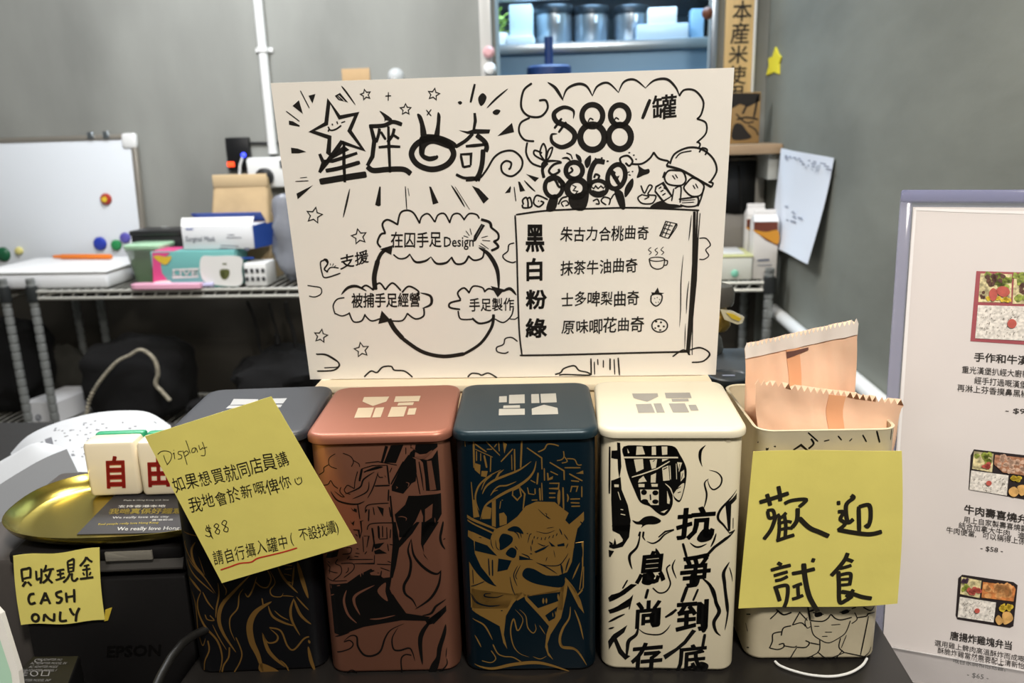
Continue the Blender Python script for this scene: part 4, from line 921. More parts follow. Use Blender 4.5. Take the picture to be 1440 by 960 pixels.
obj('torn_edge', m, mat('white_film', '#efe6df', .4), pk1)
m = MB()
m.sheet(lambda u, v, o: P1(.37+.2*u, .065+v*(.03-.02*u), 1)+planeY(.6).n*(.0009+o), 6, 2, .0003)
obj('opening', m, mat('dark_inside', '#6b4a42', .6), pk1)
packet(planeY(.582, 0, 1.1), (1062, 536), (1271, 566), (1222, 780), (1070, 770), 24, 'peach snack packet at the front of the sample tin, zigzag edge on top', (.50, .62), seed=9)

# white cable ring on the riser under the sample tin
a, b = onZ(1097, 935, PT), onZ(1220, 925, PT)
pts = [onZ(*p, PT+.0012) for p in ((1090, 930), (1097, 936), (1115, 943), (1140, 949), (1170, 951), (1195, 946), (1212, 936), (1219, 926))]
cx = sum((p for p in pts), Vector())/len(pts)
cc = catmull([(p.x, p.y) for p in pts])
obj('white_cable', MB().tube([(x, y, PT+.0014) for x, y in cc], .0010, 8), whitepl, label='thin white cable curving out from under the sample tin', cat='cable')
# === PART4 ===
# ================================================================== sticky notes
yellow = mat('note_yellow', '#e9dd78', .75, var=.03, vscale=18, bump=.08, bscale=60)
penk = mat('pen_black', '#1d1a14', .5); markerk = mat('marker_black', '#26231a', .5)
# 1: tilted note on the black tin (curls a little away from the tin towards its lower corner)
T1 = Plane((-.22, .5125, 1.05), (math.cos(.09), math.sin(.09), 0), (0, -.06, 1))
q = [T1.uv(*p) for p in ((205, 614), (383, 557), (502, 763), (312, 820))]
def note_fn(q, pl, bow=0.):
    def f(u, v, o):
        a = [q[0][i]+(q[1][i]-q[0][i])*u for i in (0, 1)]; b = [q[3][i]+(q[2][i]-q[3][i])*u for i in (0, 1)]
        return pl.pt(a[0]+(b[0]-a[0])*v, a[1]+(b[1]-a[1])*v, o)
    return f
n1 = obj('sticky_note', MB().sheet(note_fn(q, T1), 10, 12, .0003), yellow, label='tilted yellow note with a long handwritten message on the black tin', cat='note')
ik = Ink(T1, .0002); O = (200, 530, 3.2)
ik.draw('s6 78,655 105,632 140,625 180,634 196,660 185,705 156,743; s6 128,662 140,700 160,742; s6 206,652 216,642 218,665 222,694; l6 212,618 216,622; s6 284,628 256,630 252,650 278,662 278,686 248,694; s6 290,622 308,680 326,742; s6 296,642 322,624 338,645 305,672; s6 316,535 335,590 352,645; s6 398,598 372,604 366,634 390,632 400,600 416,636; s6 425,575 436,612 462,592; s6 455,548 476,610 474,660 442,662; s5 462,604 496,590', 210, 530, 6)
ik.text('如果想買就同店員講', (150, 530), (672, 396), (-22, -72), -.004, jit=.10, org=O)
ik.text('我地會於新嘅俾你', (222, 612), (684, 500), (-20, -66), -.004, jit=.10, org=O)
ik.draw('s4 690,455 692,470 705,482 720,470 716,448; l4 700,452 702,460;l4 707,448 709,456', 200, 530, 3.2)
ik.draw('s4 312,680 292,678 290,692 310,700 305,718 285,712; l4 290,668 320,728; l4 300,664 314,722; c4 335,660 325,672 338,682 330,698 345,706 350,690 340,682 346,668; c4 370,645 360,660 375,672 368,690 384,696 388,680 376,670 382,652', 200, 530, 3.2)
ik.text('請自行攝入罐中', (325, 852), (665, 768), (-14, -68), -.004, jit=.08, org=O)
ik.text('(不設找續)', (672, 752), (920, 690), (-14, -58), -.004, jit=.08, org=O)
ik.build('handwriting', penk, n1)
ik = Ink(T1, .0002); ik.draw('s7 353,868 400,852 440,838 490,832 520,815 580,800 640,785 698,767', 200, 530, 3.2)
ik.build('underline', mat('red_pen', '#c93a2a', .5), n1, label='red pen underline')

# 2: welcome note wrapped on the sample tin
T2 = Plane((SP[0], SP[1]-.0012, 1.05), (math.cos(SP[2]), math.sin(SP[2]), 0), (0, 0, 1), lambda u, v: .0010+.010*max(0, -(v+.03))*2+.012*max(0, u-.04)*0+.004*math.sin(u*22+.6)**2)
q = [T2.uv(*p) for p in ((1058, 633), (1264, 630), (1258, 843), (1037, 852))]
def n2f(u, v, o):
    a = [q2[0][i]+(q2[1][i]-q2[0][i])*u for i in (0, 1)]; b = [q2[3][i]+(q2[2][i]-q2[3][i])*u for i in (0, 1)]
    return T2.pt(a[0]+(b[0]-a[0])*v+.002*math.sin(math.pi*v)*(u*u), a[1]+(b[1]-a[1])*v-.0016*math.sin(math.pi*u)*v, o)
q2 = q
n2 = obj('sticky_note', MB().sheet(n2f, 16, 14, .0003), yellow, label='large yellow note with four bold brush characters on the sample tin', cat='note')
ik = Ink(T2, .0004, 1.2)
ik.draw('''s15 132,238 190,222 250,203; s14 162,205 172,235 176,252; s14 208,175 214,205 216,235; s12 165,272 172,300 192,294 186,270 162,272; s12 205,285 218,300 240,280; s13 232,245 262,232 318,228 290,258; s14 200,290 180,345 150,385; s12 232,290 238,330 235,385; s11 205,325 240,315 262,318; s11 205,350 240,342 266,342; s12 212,300 212,350 206,395; s13 200,392 240,378 272,368; s15 285,262 282,310 262,340; s17 290,300 330,338 370,355 406,370
s15 436,238 450,236; s14 490,205 500,215 472,245 478,310 500,298; s14 520,250 560,242 566,290 556,325 545,318; s14 520,248 522,350; s13 440,272 462,272 450,300 468,318 440,345; s16 440,342 490,350 560,356 610,345
s13 205,478 222,488; s13 178,508 215,498 258,488; s12 190,530 218,522 246,514; s12 195,550 220,545 246,532; s14 195,570 205,600 214,630; s13 200,575 240,568 246,590 240,630 230,655; s14 262,522 310,512 352,500; s17 308,480 314,540 330,610 362,668; s15 338,465 352,468; s12 265,575 285,566 302,560; s12 285,565 286,590 288,615; s12 262,622 285,615 306,605
s14 478,432 466,460 440,495 414,525; s13 468,455 490,462 498,466; s12 446,495 470,488 492,480; s14 442,505 444,560 446,625 470,618 495,600; s12 448,520 480,512 490,520 484,560; s11 450,538 486,534; s11 450,560 486,555; s15 452,585 490,590 530,602 570,608; s13 500,575 488,590 470,605''', 1020, 620, 2.823)
ik.build('handwriting', markerk, n2)

# ================================================================== receipt printer with the cash-only note
PA = .111
PB = Vector((-.385, .535, CT)); exb = Vector((math.cos(PA), math.sin(PA), 0)); eyb = Vector((-math.sin(PA), math.cos(PA), 0))
PM = Matrix.Translation(PB) @ Matrix.Rotation(PA, 4, 'Z')
F0 = Plane(PB, exb, (0, 0, 1))
uL, vT = F0.uv(14, 775); uR, _ = F0.uv(256, 775)
vS = F0.uv(200, 808)[1]; vS2 = F0.uv(200, 784)[1]
vT = F0.uv(120, 774)[1]
t = thing('receipt_printer', PB, 'black receipt printer left of the tins, with a gold tray on top', 'printer', mtx=PM)
pblk = mat('printer_black', '#151415', .42, bump=.04, bscale=200); pgrey = mat('printer_grey', '#4a4644', .5)
def bxl(u0, u1, y0, y1, z0, z1, r=.002): return MB().box(u0, u1, y0, y1, z0, z1, r, PM)
obj('body', bxl(uL-.06, uR, .014, .19, .0005, vT-.012, .006), pgrey, t)
obj('lid', bxl(uL-.004, uR, .002, .185, vT-.0115, vT-.0005, .003), pblk, t)
obj('roll_bar', MB().ringloft([[PM @ Vector((u, y, z)) for y, z in [(.0135, vS2), (.004, vS2-.002), (-.001, vS2-.010), (-.001, vS+.006), (.004, vS+.0008), (.0135, vS)]] for u in (uL+.002, uR-.001)]), mat('printer_bar', '#3a3836', .35), t)
obj('front_panel', bxl(uL+.002, uR, -.001, .0135, .0005, vS-.002, .002), pblk, t)
ik = Ink(Plane(PB-eyb*.0012, exb, (0, 0, 1)), .0002)
ik.text('EPSON', (150, 923), (226, 921), (1, -15), .03, word=True)
ik.build('raised_lettering', mat('emboss', '#100f0f', .3), t)
zp = CT+vT
# note 3
pl3 = Plane(PB-eyb*.0016, exb, (0, 0, 1), lambda u, v: 0)
def n3d(u, v): return .0012+.0025*abs(math.sin((u-uL)*45))*.5+.006*max(0., (vT-.02-v))*.6
T3 = Plane(PB-eyb*.0016, exb, (0, 0, 1), n3d)
q3 = [T3.uv(*p) for p in ((20, 780), (141, 769), (149, 870), (31, 877))]
def n3f(u, v, o):
    a = [q3[0][i]+(q3[1][i]-q3[0][i])*u for i in (0, 1)]; b = [q3[3][i]+(q3[2][i]-q3[3][i])*u for i in (0, 1)]
    return T3.pt(a[0]+(b[0]-a[0])*v-.0012*math.sin(math.pi*v), a[1]+(b[1]-a[1])*v+.0008*math.sin(u*9), o)
n3 = obj('sticky_note', MB().sheet(n3f, 14, 12, .0003), yellow, label='small creased yellow cash only note on the black printer front', cat='note')
m = MB(); F1 = [T3.uv(*p) for p in ((149, 856), (157.5, 854), (152, 872), (147.5, 872))]
def n3c(u, v, o):
    a = [F1[0][i]+(F1[1][i]-F1[0][i])*u for i in (0, 1)]; b = [F1[3][i]+(F1[2][i]-F1[3][i])*u for i in (0, 1)]
    return T3.pt(a[0]+(b[0]-a[0])*v, a[1]+(b[1]-a[1])*v, -.0005-.001*u+o)
obj('folded_corner', m.sheet(n3c, 3, 3, .0003), mat('note_yellow_back', '#cfb63c', .75), n3)
ik = Ink(T3, .0005, 1.2)
ik.draw('''s14 155,182 158,225 165,268; s14 155,185 190,178 216,176 216,240; s12 165,248 190,240 218,235; s14 188,265 175,280 162,300; s14 198,265 210,278 224,292
s13 256,190 258,230 262,250 285,238; s14 292,175 292,230 285,276; s12 325,150 318,175 305,198; s12 312,190 345,180 378,176; s14 358,180 335,240 300,272; s14 318,212 340,245 368,272
s12 395,192 420,184 448,180; s12 398,218 422,210 446,206; s12 418,186 422,235; s12 388,252 420,242 452,230; s12 468,128 472,170 476,204; s12 468,128 490,118 510,116 506,195; s10 475,150 505,145; s10 475,172 505,168; s10 476,196 504,192; s13 485,205 468,240 440,268; s13 498,205 498,245 515,258 538,238
s13 592,98 580,125 550,160; s13 592,100 610,120 632,134; s11 575,160 612,152; s12 565,186 620,178; s12 594,158 598,235; s10 570,202 580,222; s10 622,200 612,222; s14 550,246 600,240 640,236
s15 245,345 215,352 203,385 218,415 252,404; s15 285,415 305,370 318,335; s15 318,335 335,375 352,412; s13 300,388 340,384; s15 432,325 395,338 400,362 430,375 415,402 390,402; s15 458,335 465,402; s15 512,312 515,402; s13 462,366 514,358
c15 250,483 228,508 250,532 275,508; s15 306,530 312,482; s15 312,480 345,512 378,526; s15 378,528 380,474; s15 422,462 418,500 424,526 466,522; s15 484,440 498,470 515,488; s15 548,438 530,478 524,530''', 0, 760, 4.8)
ik.build('handwriting', markerk, n3)

# gold tray
zt = zp+.0006
ctr = onZ(190, 712, zt+.008)
pA = onZ(-8, 735, zt+.008); pF = onZ(190, 757, zt+.012)
hx = (ctr.x-pA.x)*1.0; 
brass = mat('brass', '#a8984a', .24, metal=1., bump=.03, bscale=30)
ta = thing('gold_tray', (ctr.x, ctr.y, zt), 'shallow gold oval tray on top of the black printer', 'tray')
c0 = Vector((ctr.x, (pF.y+onZ(120, 664, zt+.008).y)/2+.004, zt)); ry = (onZ(120, 664, zt+.010).y-pF.y)/2+.006
rings = []
for k, z in ((.80, .0), (.82, -.0), (.90, .0022), (.97, .008), (1., .0125), (1.008, .0125), (1.0, .0105), (.975, .0065), (.90, .0012+.0012), (.80, .0012)):
    ring = []
    for i in range(64):
        a = 2*math.pi*i/64; e = 2.5
        cx_, sy_ = math.cos(a), math.sin(a)
        x = math.copysign(abs(cx_)**(2/e), cx_)*hx*k; y = math.copysign(abs(sy_)**(2/e), sy_)*ry*k
        ring.append(c0+exb*x+eyb*y+Vector((0, 0, z)))
    rings.append(ring)
obj('dish', MB().ringloft(rings, True, True), brass, ta)
zq = zt+.0012
# black card on the tray
cpl = Plane((0, 0, zq+.0007), (1, 0, 0), (0, 1, 0))
t = thing('printed_card', onZ(200, 725, zq), 'black card with gold and white lines lying in the gold tray', 'card')
cq = [cpl.uv(*p) for p in ((163, 694), (285, 694), (270, 748), (108, 751))]
obj('card', MB().prism([cpl.pt(u, v, -.0006) for u, v in reversed(cq)], (0, 0, .0006)), mat('card_black', '#2a2a2e', .45), t)
ik = Ink(cpl, .0002); O = (60, 690, 6.545)
ik.text('我哋真係好鍾意香港', (600, 216), (1480, 210), (18, -52), .025, org=O)
ik.text('Real people really love Hong Kong', (510, 316), (1065, 300), (6, -17), .02, org=O, word=True)
ik.build('gold_lettering', mat('foil_gold', '#cdbb5e', .35, metal=.5), t)
ik = Ink(cpl, .0002)
ik.text('We really love Hong Kong', (680, 366), (1420, 356), (10, -32), .012, org=O, word=True)
ik.text('We really love this city', (640, 256), (1160, 246), (6, -18), .01, org=O, word=True)
ik.text('Made in Hong Kong with love', (745, 94), (1160, 90), (4, -12), .01, org=O, word=True)
ik.text('香港製造', (1000, 278), (1200, 274), (5, -16), .01, org=O); ik.text('支持香港本地', (690, 156), (1130, 152), (6, -24), .0, org=O)
ik.build('white_lettering', mat('card_white', '#cfcfcb', .5), t)

# mahjong tiles
ivory = mat('ivory', '#efe4cc', .28, coat=.3); tgreen = mat('tile_green', '#2f9a6e', .35); tred = mat('tile_red', '#9e1f1d', .4)
def tile(xl, xr_, ybot, ytop, ch, label, x_txt):
    base = onZ((xl+xr_)/2, ybot, zq+.0004+(.0008 if ch == '由' else .0008)); base.z = zq+.0016
    pl = Plane(base, exb, (0, 0, 1)); a = pl.uv(xl, ybot); b = pl.uv(xr_, ybot); h = pl.uv(xl, ytop)[1]
    dp = .032; t = thing('mahjong_tile', base, label, 'tile', None)
    Mt = Matrix.Translation(base) @ Matrix.Rotation(PA, 4, 'Z')
    obj('body', MB().box(a[0], b[0], 0, dp*.72, 0, h, .0035, Mt), ivory, t)
    obj('back', MB().box(a[0], b[0], dp*.72+.0001, dp, 0, h, .0025, Mt), tgreen, t)
    ik = Ink(Plane(base-eyb*.0002, exb, (0, 0, 1)), .0003)
    ik.text(ch, x_txt[0], x_txt[1], x_txt[2], .035)
    ik.build('engraved_character', tred, t)
tile(127, 199, 698, 623, '自', 'ivory mahjong tile with a red character, left one on the gold tray', ((146, 686), (181, 685), (-2, -44)))
tile(201, 262, 697, 622, '由', 'ivory mahjong tile half hidden behind the tilted yellow note', ((206, 684), (242, 683), (-2, -42)))
# clear tape strip on the printer lid
a = F0.uv(145, 763); b = F0.uv(212, 765)
obj('clear_tape', MB().box(a[0], b[0], -.001, .0012, vT-.0095, vT-.002, .0004, PM), mat('tape_shiny', '#a8a49a', .1, alpha=.6, metal=.3), label='shiny strip of clear tape on the printer edge under the tray', cat='tape')

# papers behind the tray
paper = mat('thermal_paper', '#c0c5cc', .7)
YR = .80
def strip(px_top, px_bot, Y0, Y1, nu=20):
    A = catmull(px_top, k=4); B = catmull(px_bot, k=4)
    def at(L, u, Y):
        x = u*(len(L)-1); i = min(int(x), len(L)-2); f = x-i
        return onY(L[i][0]+(L[i+1][0]-L[i][0])*f, L[i][1]+(L[i+1][1]-L[i][1])*f, Y)
    return lambda u, v, o: at(A, u, Y0).lerp(at(B, u, Y1), v)+Vector((0, o, 0))
fn = strip([(15, 637), (40, 612), (80, 594), (130, 581), (175, 577), (210, 580), (240, 598)], [(40, 690), (62, 672), (95, 664), (140, 664), (180, 668), (212, 676), (250, 690)], .90, .78)
t = thing('receipt', fn(.5, 1, 0), 'long curled white receipt behind the mahjong tiles', 'receipt')
obj('paper', MB().sheet(fn, 24, 8, .0003), paper, t)
class FnPlane:  # ink that follows the curled receipt
    pass
m = MB()
for (u0, u1, v0, v1) in [(.13, .17, .34, .52), (.19, .235, .28, .33), (.25, .29, .26, .46)]+[(random.uniform(.3, .9), 0, random.uniform(.1, .75), 0) for _ in range(90)]:
    if u1 == 0: u1 = u0+random.uniform(.006, .02); v1 = v0+random.uniform(.008, .02)
    c = [fn(u, v, 0)+(CAM-fn(u, v, 0)).normalized()*.0008 for u, v in ((u0, v0), (u1, v0), (u1, v1), (u0, v1))]
    m.add(c, [(0, 1, 2, 3)])
obj('printed_text', m, mat('thermal_ink', '#6d7078', .7), t)
fn2 = strip([(-30, 700), (20, 668), (60, 645), (94, 631)], [(-20, 760), (30, 716), (75, 690), (112, 668)], .765, .765)
t = thing('folded_paper', fn2(.5, 1, 0), 'folded white paper standing behind the left rim of the gold tray', 'paper')
obj('front_leaf', MB().sheet(fn2, 12, 6, .0003), mat('paper_bluish', '#c6ccd6', .75), t)
fn3 = strip([(-40, 672), (15, 640), (52, 622), (94, 630)], [(-30, 700), (20, 668), (60, 645), (94, 631.5)], .80, .766)
obj('back_leaf', MB().sheet(fn3, 12, 6, .0003), paper, t)

# power adaptor, cable and tablet in the lower left corner
ZA = .975
pl = Plane((0, 0, ZA), (1, 0, 0), (0, 1, 0)); A4 = [pl.uv(*p) for p in ((46, 922), (112, 921), (88, 985), (-18, 985))]
t = thing('power_adaptor', onZ(50, 950, CT), 'black power adaptor with grey fine print in the lower left corner', 'adaptor')
def insetpoly(P, k):
    c = (sum(p[0] for p in P)/4, sum(p[1] for p in P)/4); return [(c[0]+(p[0]-c[0])*k, c[1]+(p[1]-c[1])*k) for p in P]
def ry_(P, z): return [Vector((x, y, z)) for x, y in reversed(P)]
obj('case', MB().ringloft([ry_(A4, CT+.0005), ry_(A4, ZA-.002), ry_(insetpoly(A4, .985), ZA-.0006), ry_(insetpoly(A4, .96), ZA)], smooth=False), mat('adaptor_black', '#0e0e0f', .4), t)
ik = Ink(Plane((0, 0, ZA), (1, 0, 0), (0, 1, 0)), .0002)
for y, xa, xb in ((926, 52, 86), (931, 42, 92), (936, 40, 80), (941, 30, 78), (955, 16, 70)):
    ik.text('AC ADAPTER MODEL INPUT 100-240V'[:int((xb-xa)/2.6)], (xa, y+3), (xb, y+3), (2.5, -3.2), .01, word=True)
ik.text('CE', (20, 951), (38, 950), (4, -8), .03, word=True)
ik.draw('e1.4 48,947 5,3.5; d1.4 58,950 68,950 70,943 60,943; e1.2 54,929 5,2.5')
ik.build('fine_print', mat('print_dim', '#77777a', .5), t)
cc = catmull([(-.262, .455), (-.290, .475), (-.318, .492), (-.336, .505), (-.346, .520)])
pts = [onY(x, y, Y) for x, y, Y in ((215, 975, .45), (226, 950, .47), (240, 925, .485), (256, 905, .50), (272, 893, .515), (300, 880, .53))]
obj('power_cable', MB().tube([Vector(p) for p in pts], [.0032]*6, 10), mat('cable_sheath', '#161616', .5), label='thick black cable curving behind the black tin', cat='cable')
tp = Plane(onY(10, 900, .46), (math.cos(.2), math.sin(.2), 0), (0, .35, 1))
Q = [tp.uv(*p) for p in ((-60, 800), (-2, 862), (29, 945), (40, 1000), (-60, 1000))]
t = thing('tablet', onY(0, 985, .46), 'white rimmed tablet with a pale mint screen at the lower left edge', 'tablet')
obj('case', MB().prism([tp.pt(u, v, 0) for u, v in reversed(Q)], -tp.n*.006), mat('tablet_white', '#dcdad6', .4), t)
ik = Ink(tp, .0004); ik.draw('p -60,815 -10,872 19,946 30,1000 -60,1000'); ik.build('screen', mat('mint', '#a9cdb8', .3), t)

# dark device with a round dial behind the cream tin
x0, x1, z0, z1 = fr(985, 1062, 513, 560, .86)
zf = onY(1030, 524, .80).z
t = thing('card_reader', ((x0+x1)/2, .83, CT), 'dark grey device with a round dial behind the open sample tin', 'device')
dg = mat('device_grey', '#33383d', .45)
obj('casing', MB().box(x0-.02, x1+.02, .775, .90, CT+.0005, zf, .006), dg, t)
p = onZ(1026, 535, zf+.002); 
obj('dial', MB().lathe((p.x, p.y+.006, zf+.0005), [(.019, 0), (.020, .002), (.020, .005), (.018, .006), (.0165, .0045), (.002, .0045)], 28), mat('dial_dark', '#20262c', .35), t)
obj('dial_mark', MB().box(p.x-.006, p.x+.006, p.y+.004, p.y+.008, zf+.0052, zf+.0056), mat('print_grey', '#8a9096', .5), t)
# gold and clear ornament peeping out behind the poster
Y = .86
t = thing('gift_bottle', onY(1015, 520, Y), 'dark capped bottle with gold foil and a clear bow beside the poster edge', 'bottle')
cx = onY(1012, 430, Y).x; zc = onY(1012, 434, Y).z; zt = onY(1012, 403, Y).z; zg = onY(1012, 470, Y).z
obj('cap', MB().lathe((cx, Y+.02, zc), [(.017, 0), (.0185, .003), (.019, (zt-zc)*.6), (.016, (zt-zc)*.9), (.008, zt-zc)], 24), mat('cap_smoke', '#4c4a46', .25, alpha=.95), t)
obj('foil_neck', MB().lathe((cx, Y+.02, zg), [(.012, 0), (.016, .006), (.015, (zc-zg)*.6), (.009, zc-zg-.0005)], 20), mat('foil', '#b3934a', .3, metal=.9, bump=.8, bscale=70), t)
obj('bottle_body', MB().lathe((cx-.012, Y+.02, zf+.0005), [(.020, 0), (.021, .004), (.019, (zg-zf)*.6), (.013, zg-zf-.001)], 24), mat('smoke_glass', '#3d4040', .15, alpha=.85), t)
bp = planeY(Y+.004); bq = [bp.uv(*p) for p in ((1012, 434), (1030, 437), (1046, 445), (1043, 453), (1036, 455), (1018, 448))]
obj('clear_bow', MB().ringloft([[bp.pt(u, v, -.002) for u, v in reversed(bq)], [bp.pt(u, v, .004) for u, v in reversed(bq)]]), mat('bow_clear', '#d9d3b8', .1, alpha=.6), t)
bq = [bp.uv(*p) for p in ((1020, 438), (1030, 440), (1041, 446), (1038, 450), (1028, 446))]
obj('bow_gold', MB().prism([bp.pt(u, v, .0045) for u, v in reversed(bq)], bp.n*.001), mat('bow_yellow', '#e2c53c', .3, metal=.4), t)

# ================================================================== poster and the wooden box that carries it
PO = Vector((-.0640, .6921, 1.1384)); pa, pt_ = .0279, -.1095
ex = Vector((math.cos(pa), math.sin(pa), 0)); ez = Vector((-math.sin(pa)*math.sin(pt_), math.cos(pa)*math.sin(pt_), math.cos(pt_)))
PP = Plane(PO, ex, ez)
t = thing('poster', PO, 'hand drawn white poster in black ink standing behind the row of tins', 'poster')
obj('sheet', MB().sheet(lambda u, v, o: PP.pt((u-.5)*.364, (1-v)*.257, o), 12, 10, .0005), mat('poster_paper', '#f0ece6', .75, bump=.05, bscale=35), t)
lt = Ink(PP, .0002, 1.25); dr = Ink(PP, .0002, 1.25)
A = (370, 90, 4); B = (410, 290, 4.3636); Cc = (680, 90, 4); D = (690, 280, 4.3636)
dr.draw('''l5 130,265 205,322; p 166,235 202,203 224,280; l5 210,150 260,247; p 256,178 295,168 278,222; p 145,318 168,322 207,345 205,352 146,341; p 157,470 195,475 243,493 200,502 160,502; l4 182,660 256,656; l3 208,640 248,636; p 188,728 282,680 240,720 195,760; d6 410,180 430,168 472,214 425,198; l5 420,180 450,205; t8 440,122 470,160 520,230
d17 370,208 430,300 527,280 486,375 562,480 445,440 470,470 390,520 368,500 374,412 274,378 355,335; s6 388,335 392,345; s6 415,322 420,338; s7 366,352 380,372 410,366 440,345; s7 366,380 372,366; s5 440,330 462,322
k5 577,172 30; k5 802,255 32; k5 960,170 34; l5 705,158 704,206; l5 688,180 720,178; l5 918,258 946,292; l5 946,255 922,288
l11 1191,112 1167,216; f 1212,185 1235,163 1257,185 1245,220 1225,235 1212,212; f 1095,215 1110,208 1120,218 1108,228; t9 1378,138 1310,195 1258,248; f 1292,268 1312,255 1335,262 1320,284 1298,282; p 1318,405 1400,330 1412,382
t9 488,700 470,780 450,865; p 654,688 662,690 662,795 650,800 630,792; l5 800,688 808,816; l3 815,698 822,742; p 934,688 945,690 987,780 955,790; t9 1058,680 1100,745 1135,805; l3 1080,690 1162,818; p 1175,684 1215,700 1270,757 1240,785''', *A)
lt.draw('''l18 318,505 340,555 318,610; l16 345,545 390,545 440,530 530,500; l16 455,440 455,560 460,665; s18 352,600 430,585 545,552; s28 318,662 420,645 500,632 582,620; l22 445,432 400,500 322,600
f 656,262 722,305 716,320 690,316 684,326 680,300; s18 596,350 680,345 730,325 782,340; l20 606,350 626,430 615,520 586,572; s14 655,362 650,395 636,440; s12 662,380 690,425; s14 738,362 728,400 700,440; s12 735,400 765,420; l15 705,350 708,470 714,610; l14 650,468 710,462 772,465; s24 586,575 620,598 700,592 790,592 832,618
f 866,282 890,290 908,340 920,405 888,412 882,340; f 982,272 998,290 996,340 990,408 962,408 975,340; c26 952,418 1035,445 1072,505 1035,565 952,592 870,565 835,505 870,445; f 888,402 990,400 1085,445 1062,480 960,448 915,470 905,520 882,480; t22 884,440 890,505 930,532 972,525 978,512
l15 1190,275 1194,320 1184,375; p 1100,372 1150,378 1190,365 1278,368 1272,390 1190,392 1150,392; s16 1180,390 1140,430 1082,466; s22 1200,398 1245,435 1258,468 1250,492; l15 1140,462 1190,458 1268,450; l12 1112,512 1126,582; l12 1108,508 1170,505 1168,570; l11 1126,580 1168,572; s22 1238,480 1232,560 1215,620 1190,655; s13 1085,620 1130,640 1190,640 1220,655''', *A)
dr.draw('''s9 -100,655 -60,652 -20,640 20,590 60,525 110,492 170,490 216,535 210,590 160,630 110,612 100,570 125,545 155,555 150,585 140,590
p 120,726 152,685 155,695 150,722; l5 172,690 182,772; p 194,660 205,662 234,712 205,718; t8 228,653 262,690 292,717; p 240,618 312,640 290,662
s10 272,108 225,150 212,240 250,290 320,295 360,250 350,205 312,205; t14 360,102 400,130 425,165 448,205; t12 445,200 470,140 530,112 580,125 614,182; t10 612,180 640,125 700,106 762,162; t10 758,162 790,100 850,88 914,137; t11 910,135 960,92 1030,85 1080,130 1102,180; s9 1100,180 1130,145 1190,150 1236,210 1225,280 1200,310; s8 1200,308 1250,330 1250,390 1198,442; s8 1200,435 1218,450 1208,478; s9 260,302 210,330 200,380 230,425 285,434; s9 246,440 240,500 270,555 325,578
t12 330,600 332,560 370,545 435,545; s14 340,640 332,590 360,555; s11 440,552 395,565 368,600 390,622 425,605 420,590; c20 395,635 445,690 395,748 345,690; s11 365,660 400,650 425,690 455,680 440,655 420,665; c22 510,552 556,600 510,645 462,600; s9 470,620 500,600 490,580; c28 525,650 572,700 520,748 468,700; l5 500,680 520,690 505,710 530,715 512,735; s24 682,552 630,550 598,620 598,695; s10 622,640 630,620 650,628 645,645; c18 645,655 695,700 645,740 595,700; l6 605,690 620,700 630,685 645,700 660,685 675,698 685,685; s10 610,712 645,722 680,712; c22 750,565 795,620 745,700 695,640; l6 715,590 740,610 730,640 760,630 745,665; l18 715,600 765,680
s9 780,570 768,530 810,515 838,545 820,572 798,555; s9 835,562 890,560 935,530 958,495; s9 956,495 985,530 1040,545; f 868,568 885,580 905,592 930,590 932,612 900,625 862,640 872,600; f 518,505 545,520 552,552 528,535; f 568,545 602,512 602,560 580,585; f 838,642 840,690 798,750 796,695; s8 345,545 318,500 335,448 352,480 350,540; s8 345,545 288,512 288,485 330,500; s8 350,542 365,485 388,470 375,515 352,548; s6 465,500 490,510 500,535; t10 440,530 470,528 490,545
f 378,742 420,740 402,820 352,822; f 478,748 530,725 592,718 570,818 498,812; f 735,712 782,720 798,808 768,808; s6 450,802 438,780 465,768 478,788 460,797; s8 362,762 300,738 282,780 310,802 338,780 320,770; s7 690,792 662,770 680,748 712,760 705,792; s7 716,760 738,730 765,752; s8 225,790 220,765 240,750 250,775 250,805; s8 245,760 262,752 270,800 225,808 218,790; s8 420,790 440,755 470,745; s7 615,770 640,760 650,785 630,785
o 630,532 6,5; o 665,528 6,5; o 698,546 7,5; o 820,498 6,4; o 845,512 5,4; o 858,535 5,4; o 838,604 5,4; o 310,770 4,4; o 530,790 5,5; s5 810,610 822,605; s5 815,622 828,625
s9 1048,562 1075,505 1150,470 1225,478 1290,530 1311,600 1272,668; s11 1028,572 1110,595 1200,645 1282,692; s8 1028,572 1044,545; s8 1282,692 1290,670 1265,662; s8 1213,497 1230,472 1258,482 1246,512; s6 1080,530 1110,500 1170,488; c8 1018,638 1040,600 1085,598 1122,606 1138,652 1110,682 1040,675; s8 1008,640 1020,605; c8 1140,672 1180,640 1238,680 1222,735 1170,742 1128,702; s8 1240,690 1225,750 1205,800; l5 1062,625 1078,648; l5 1078,620 1092,642; l5 1178,680 1190,702; l5 1192,672 1206,698
d8 970,690 1008,668 1058,742 1010,772 965,715; l6 985,700 1000,690; l6 995,718 1012,708; l6 1005,738 1024,726; l6 1012,695 1032,705; s7 1070,700 1058,770; s7 1075,700 1110,690 1105,780; s8 1098,760 1160,752 1204,748 1202,792 1150,802 1105,792; l4 1112,768 1190,762; l4 1115,780 1185,776
f 950,790 1000,768 1040,785 1090,790 1112,806 950,812; s7 885,682 905,725 930,682 948,690 925,732 968,740 960,770 940,785 890,782 868,752 895,732; s6 895,735 930,745 905,760''', *Cc)
lt.draw('''t24 505,308 505,262 452,243 398,275 410,322 470,350 512,392 500,440 440,467 388,440 383,398 415,392; l11 398,362 440,305; l11 422,385 465,325; c24 612,228 670,290 612,352 553,290; c28 612,340 680,412 612,482 543,412; c24 766,230 818,288 766,345 714,288; c28 766,342 830,408 766,478 704,408; s6 588,325 600,305 618,314; s6 733,322 745,302 762,312; l16 937,198 893,308''', *Cc)
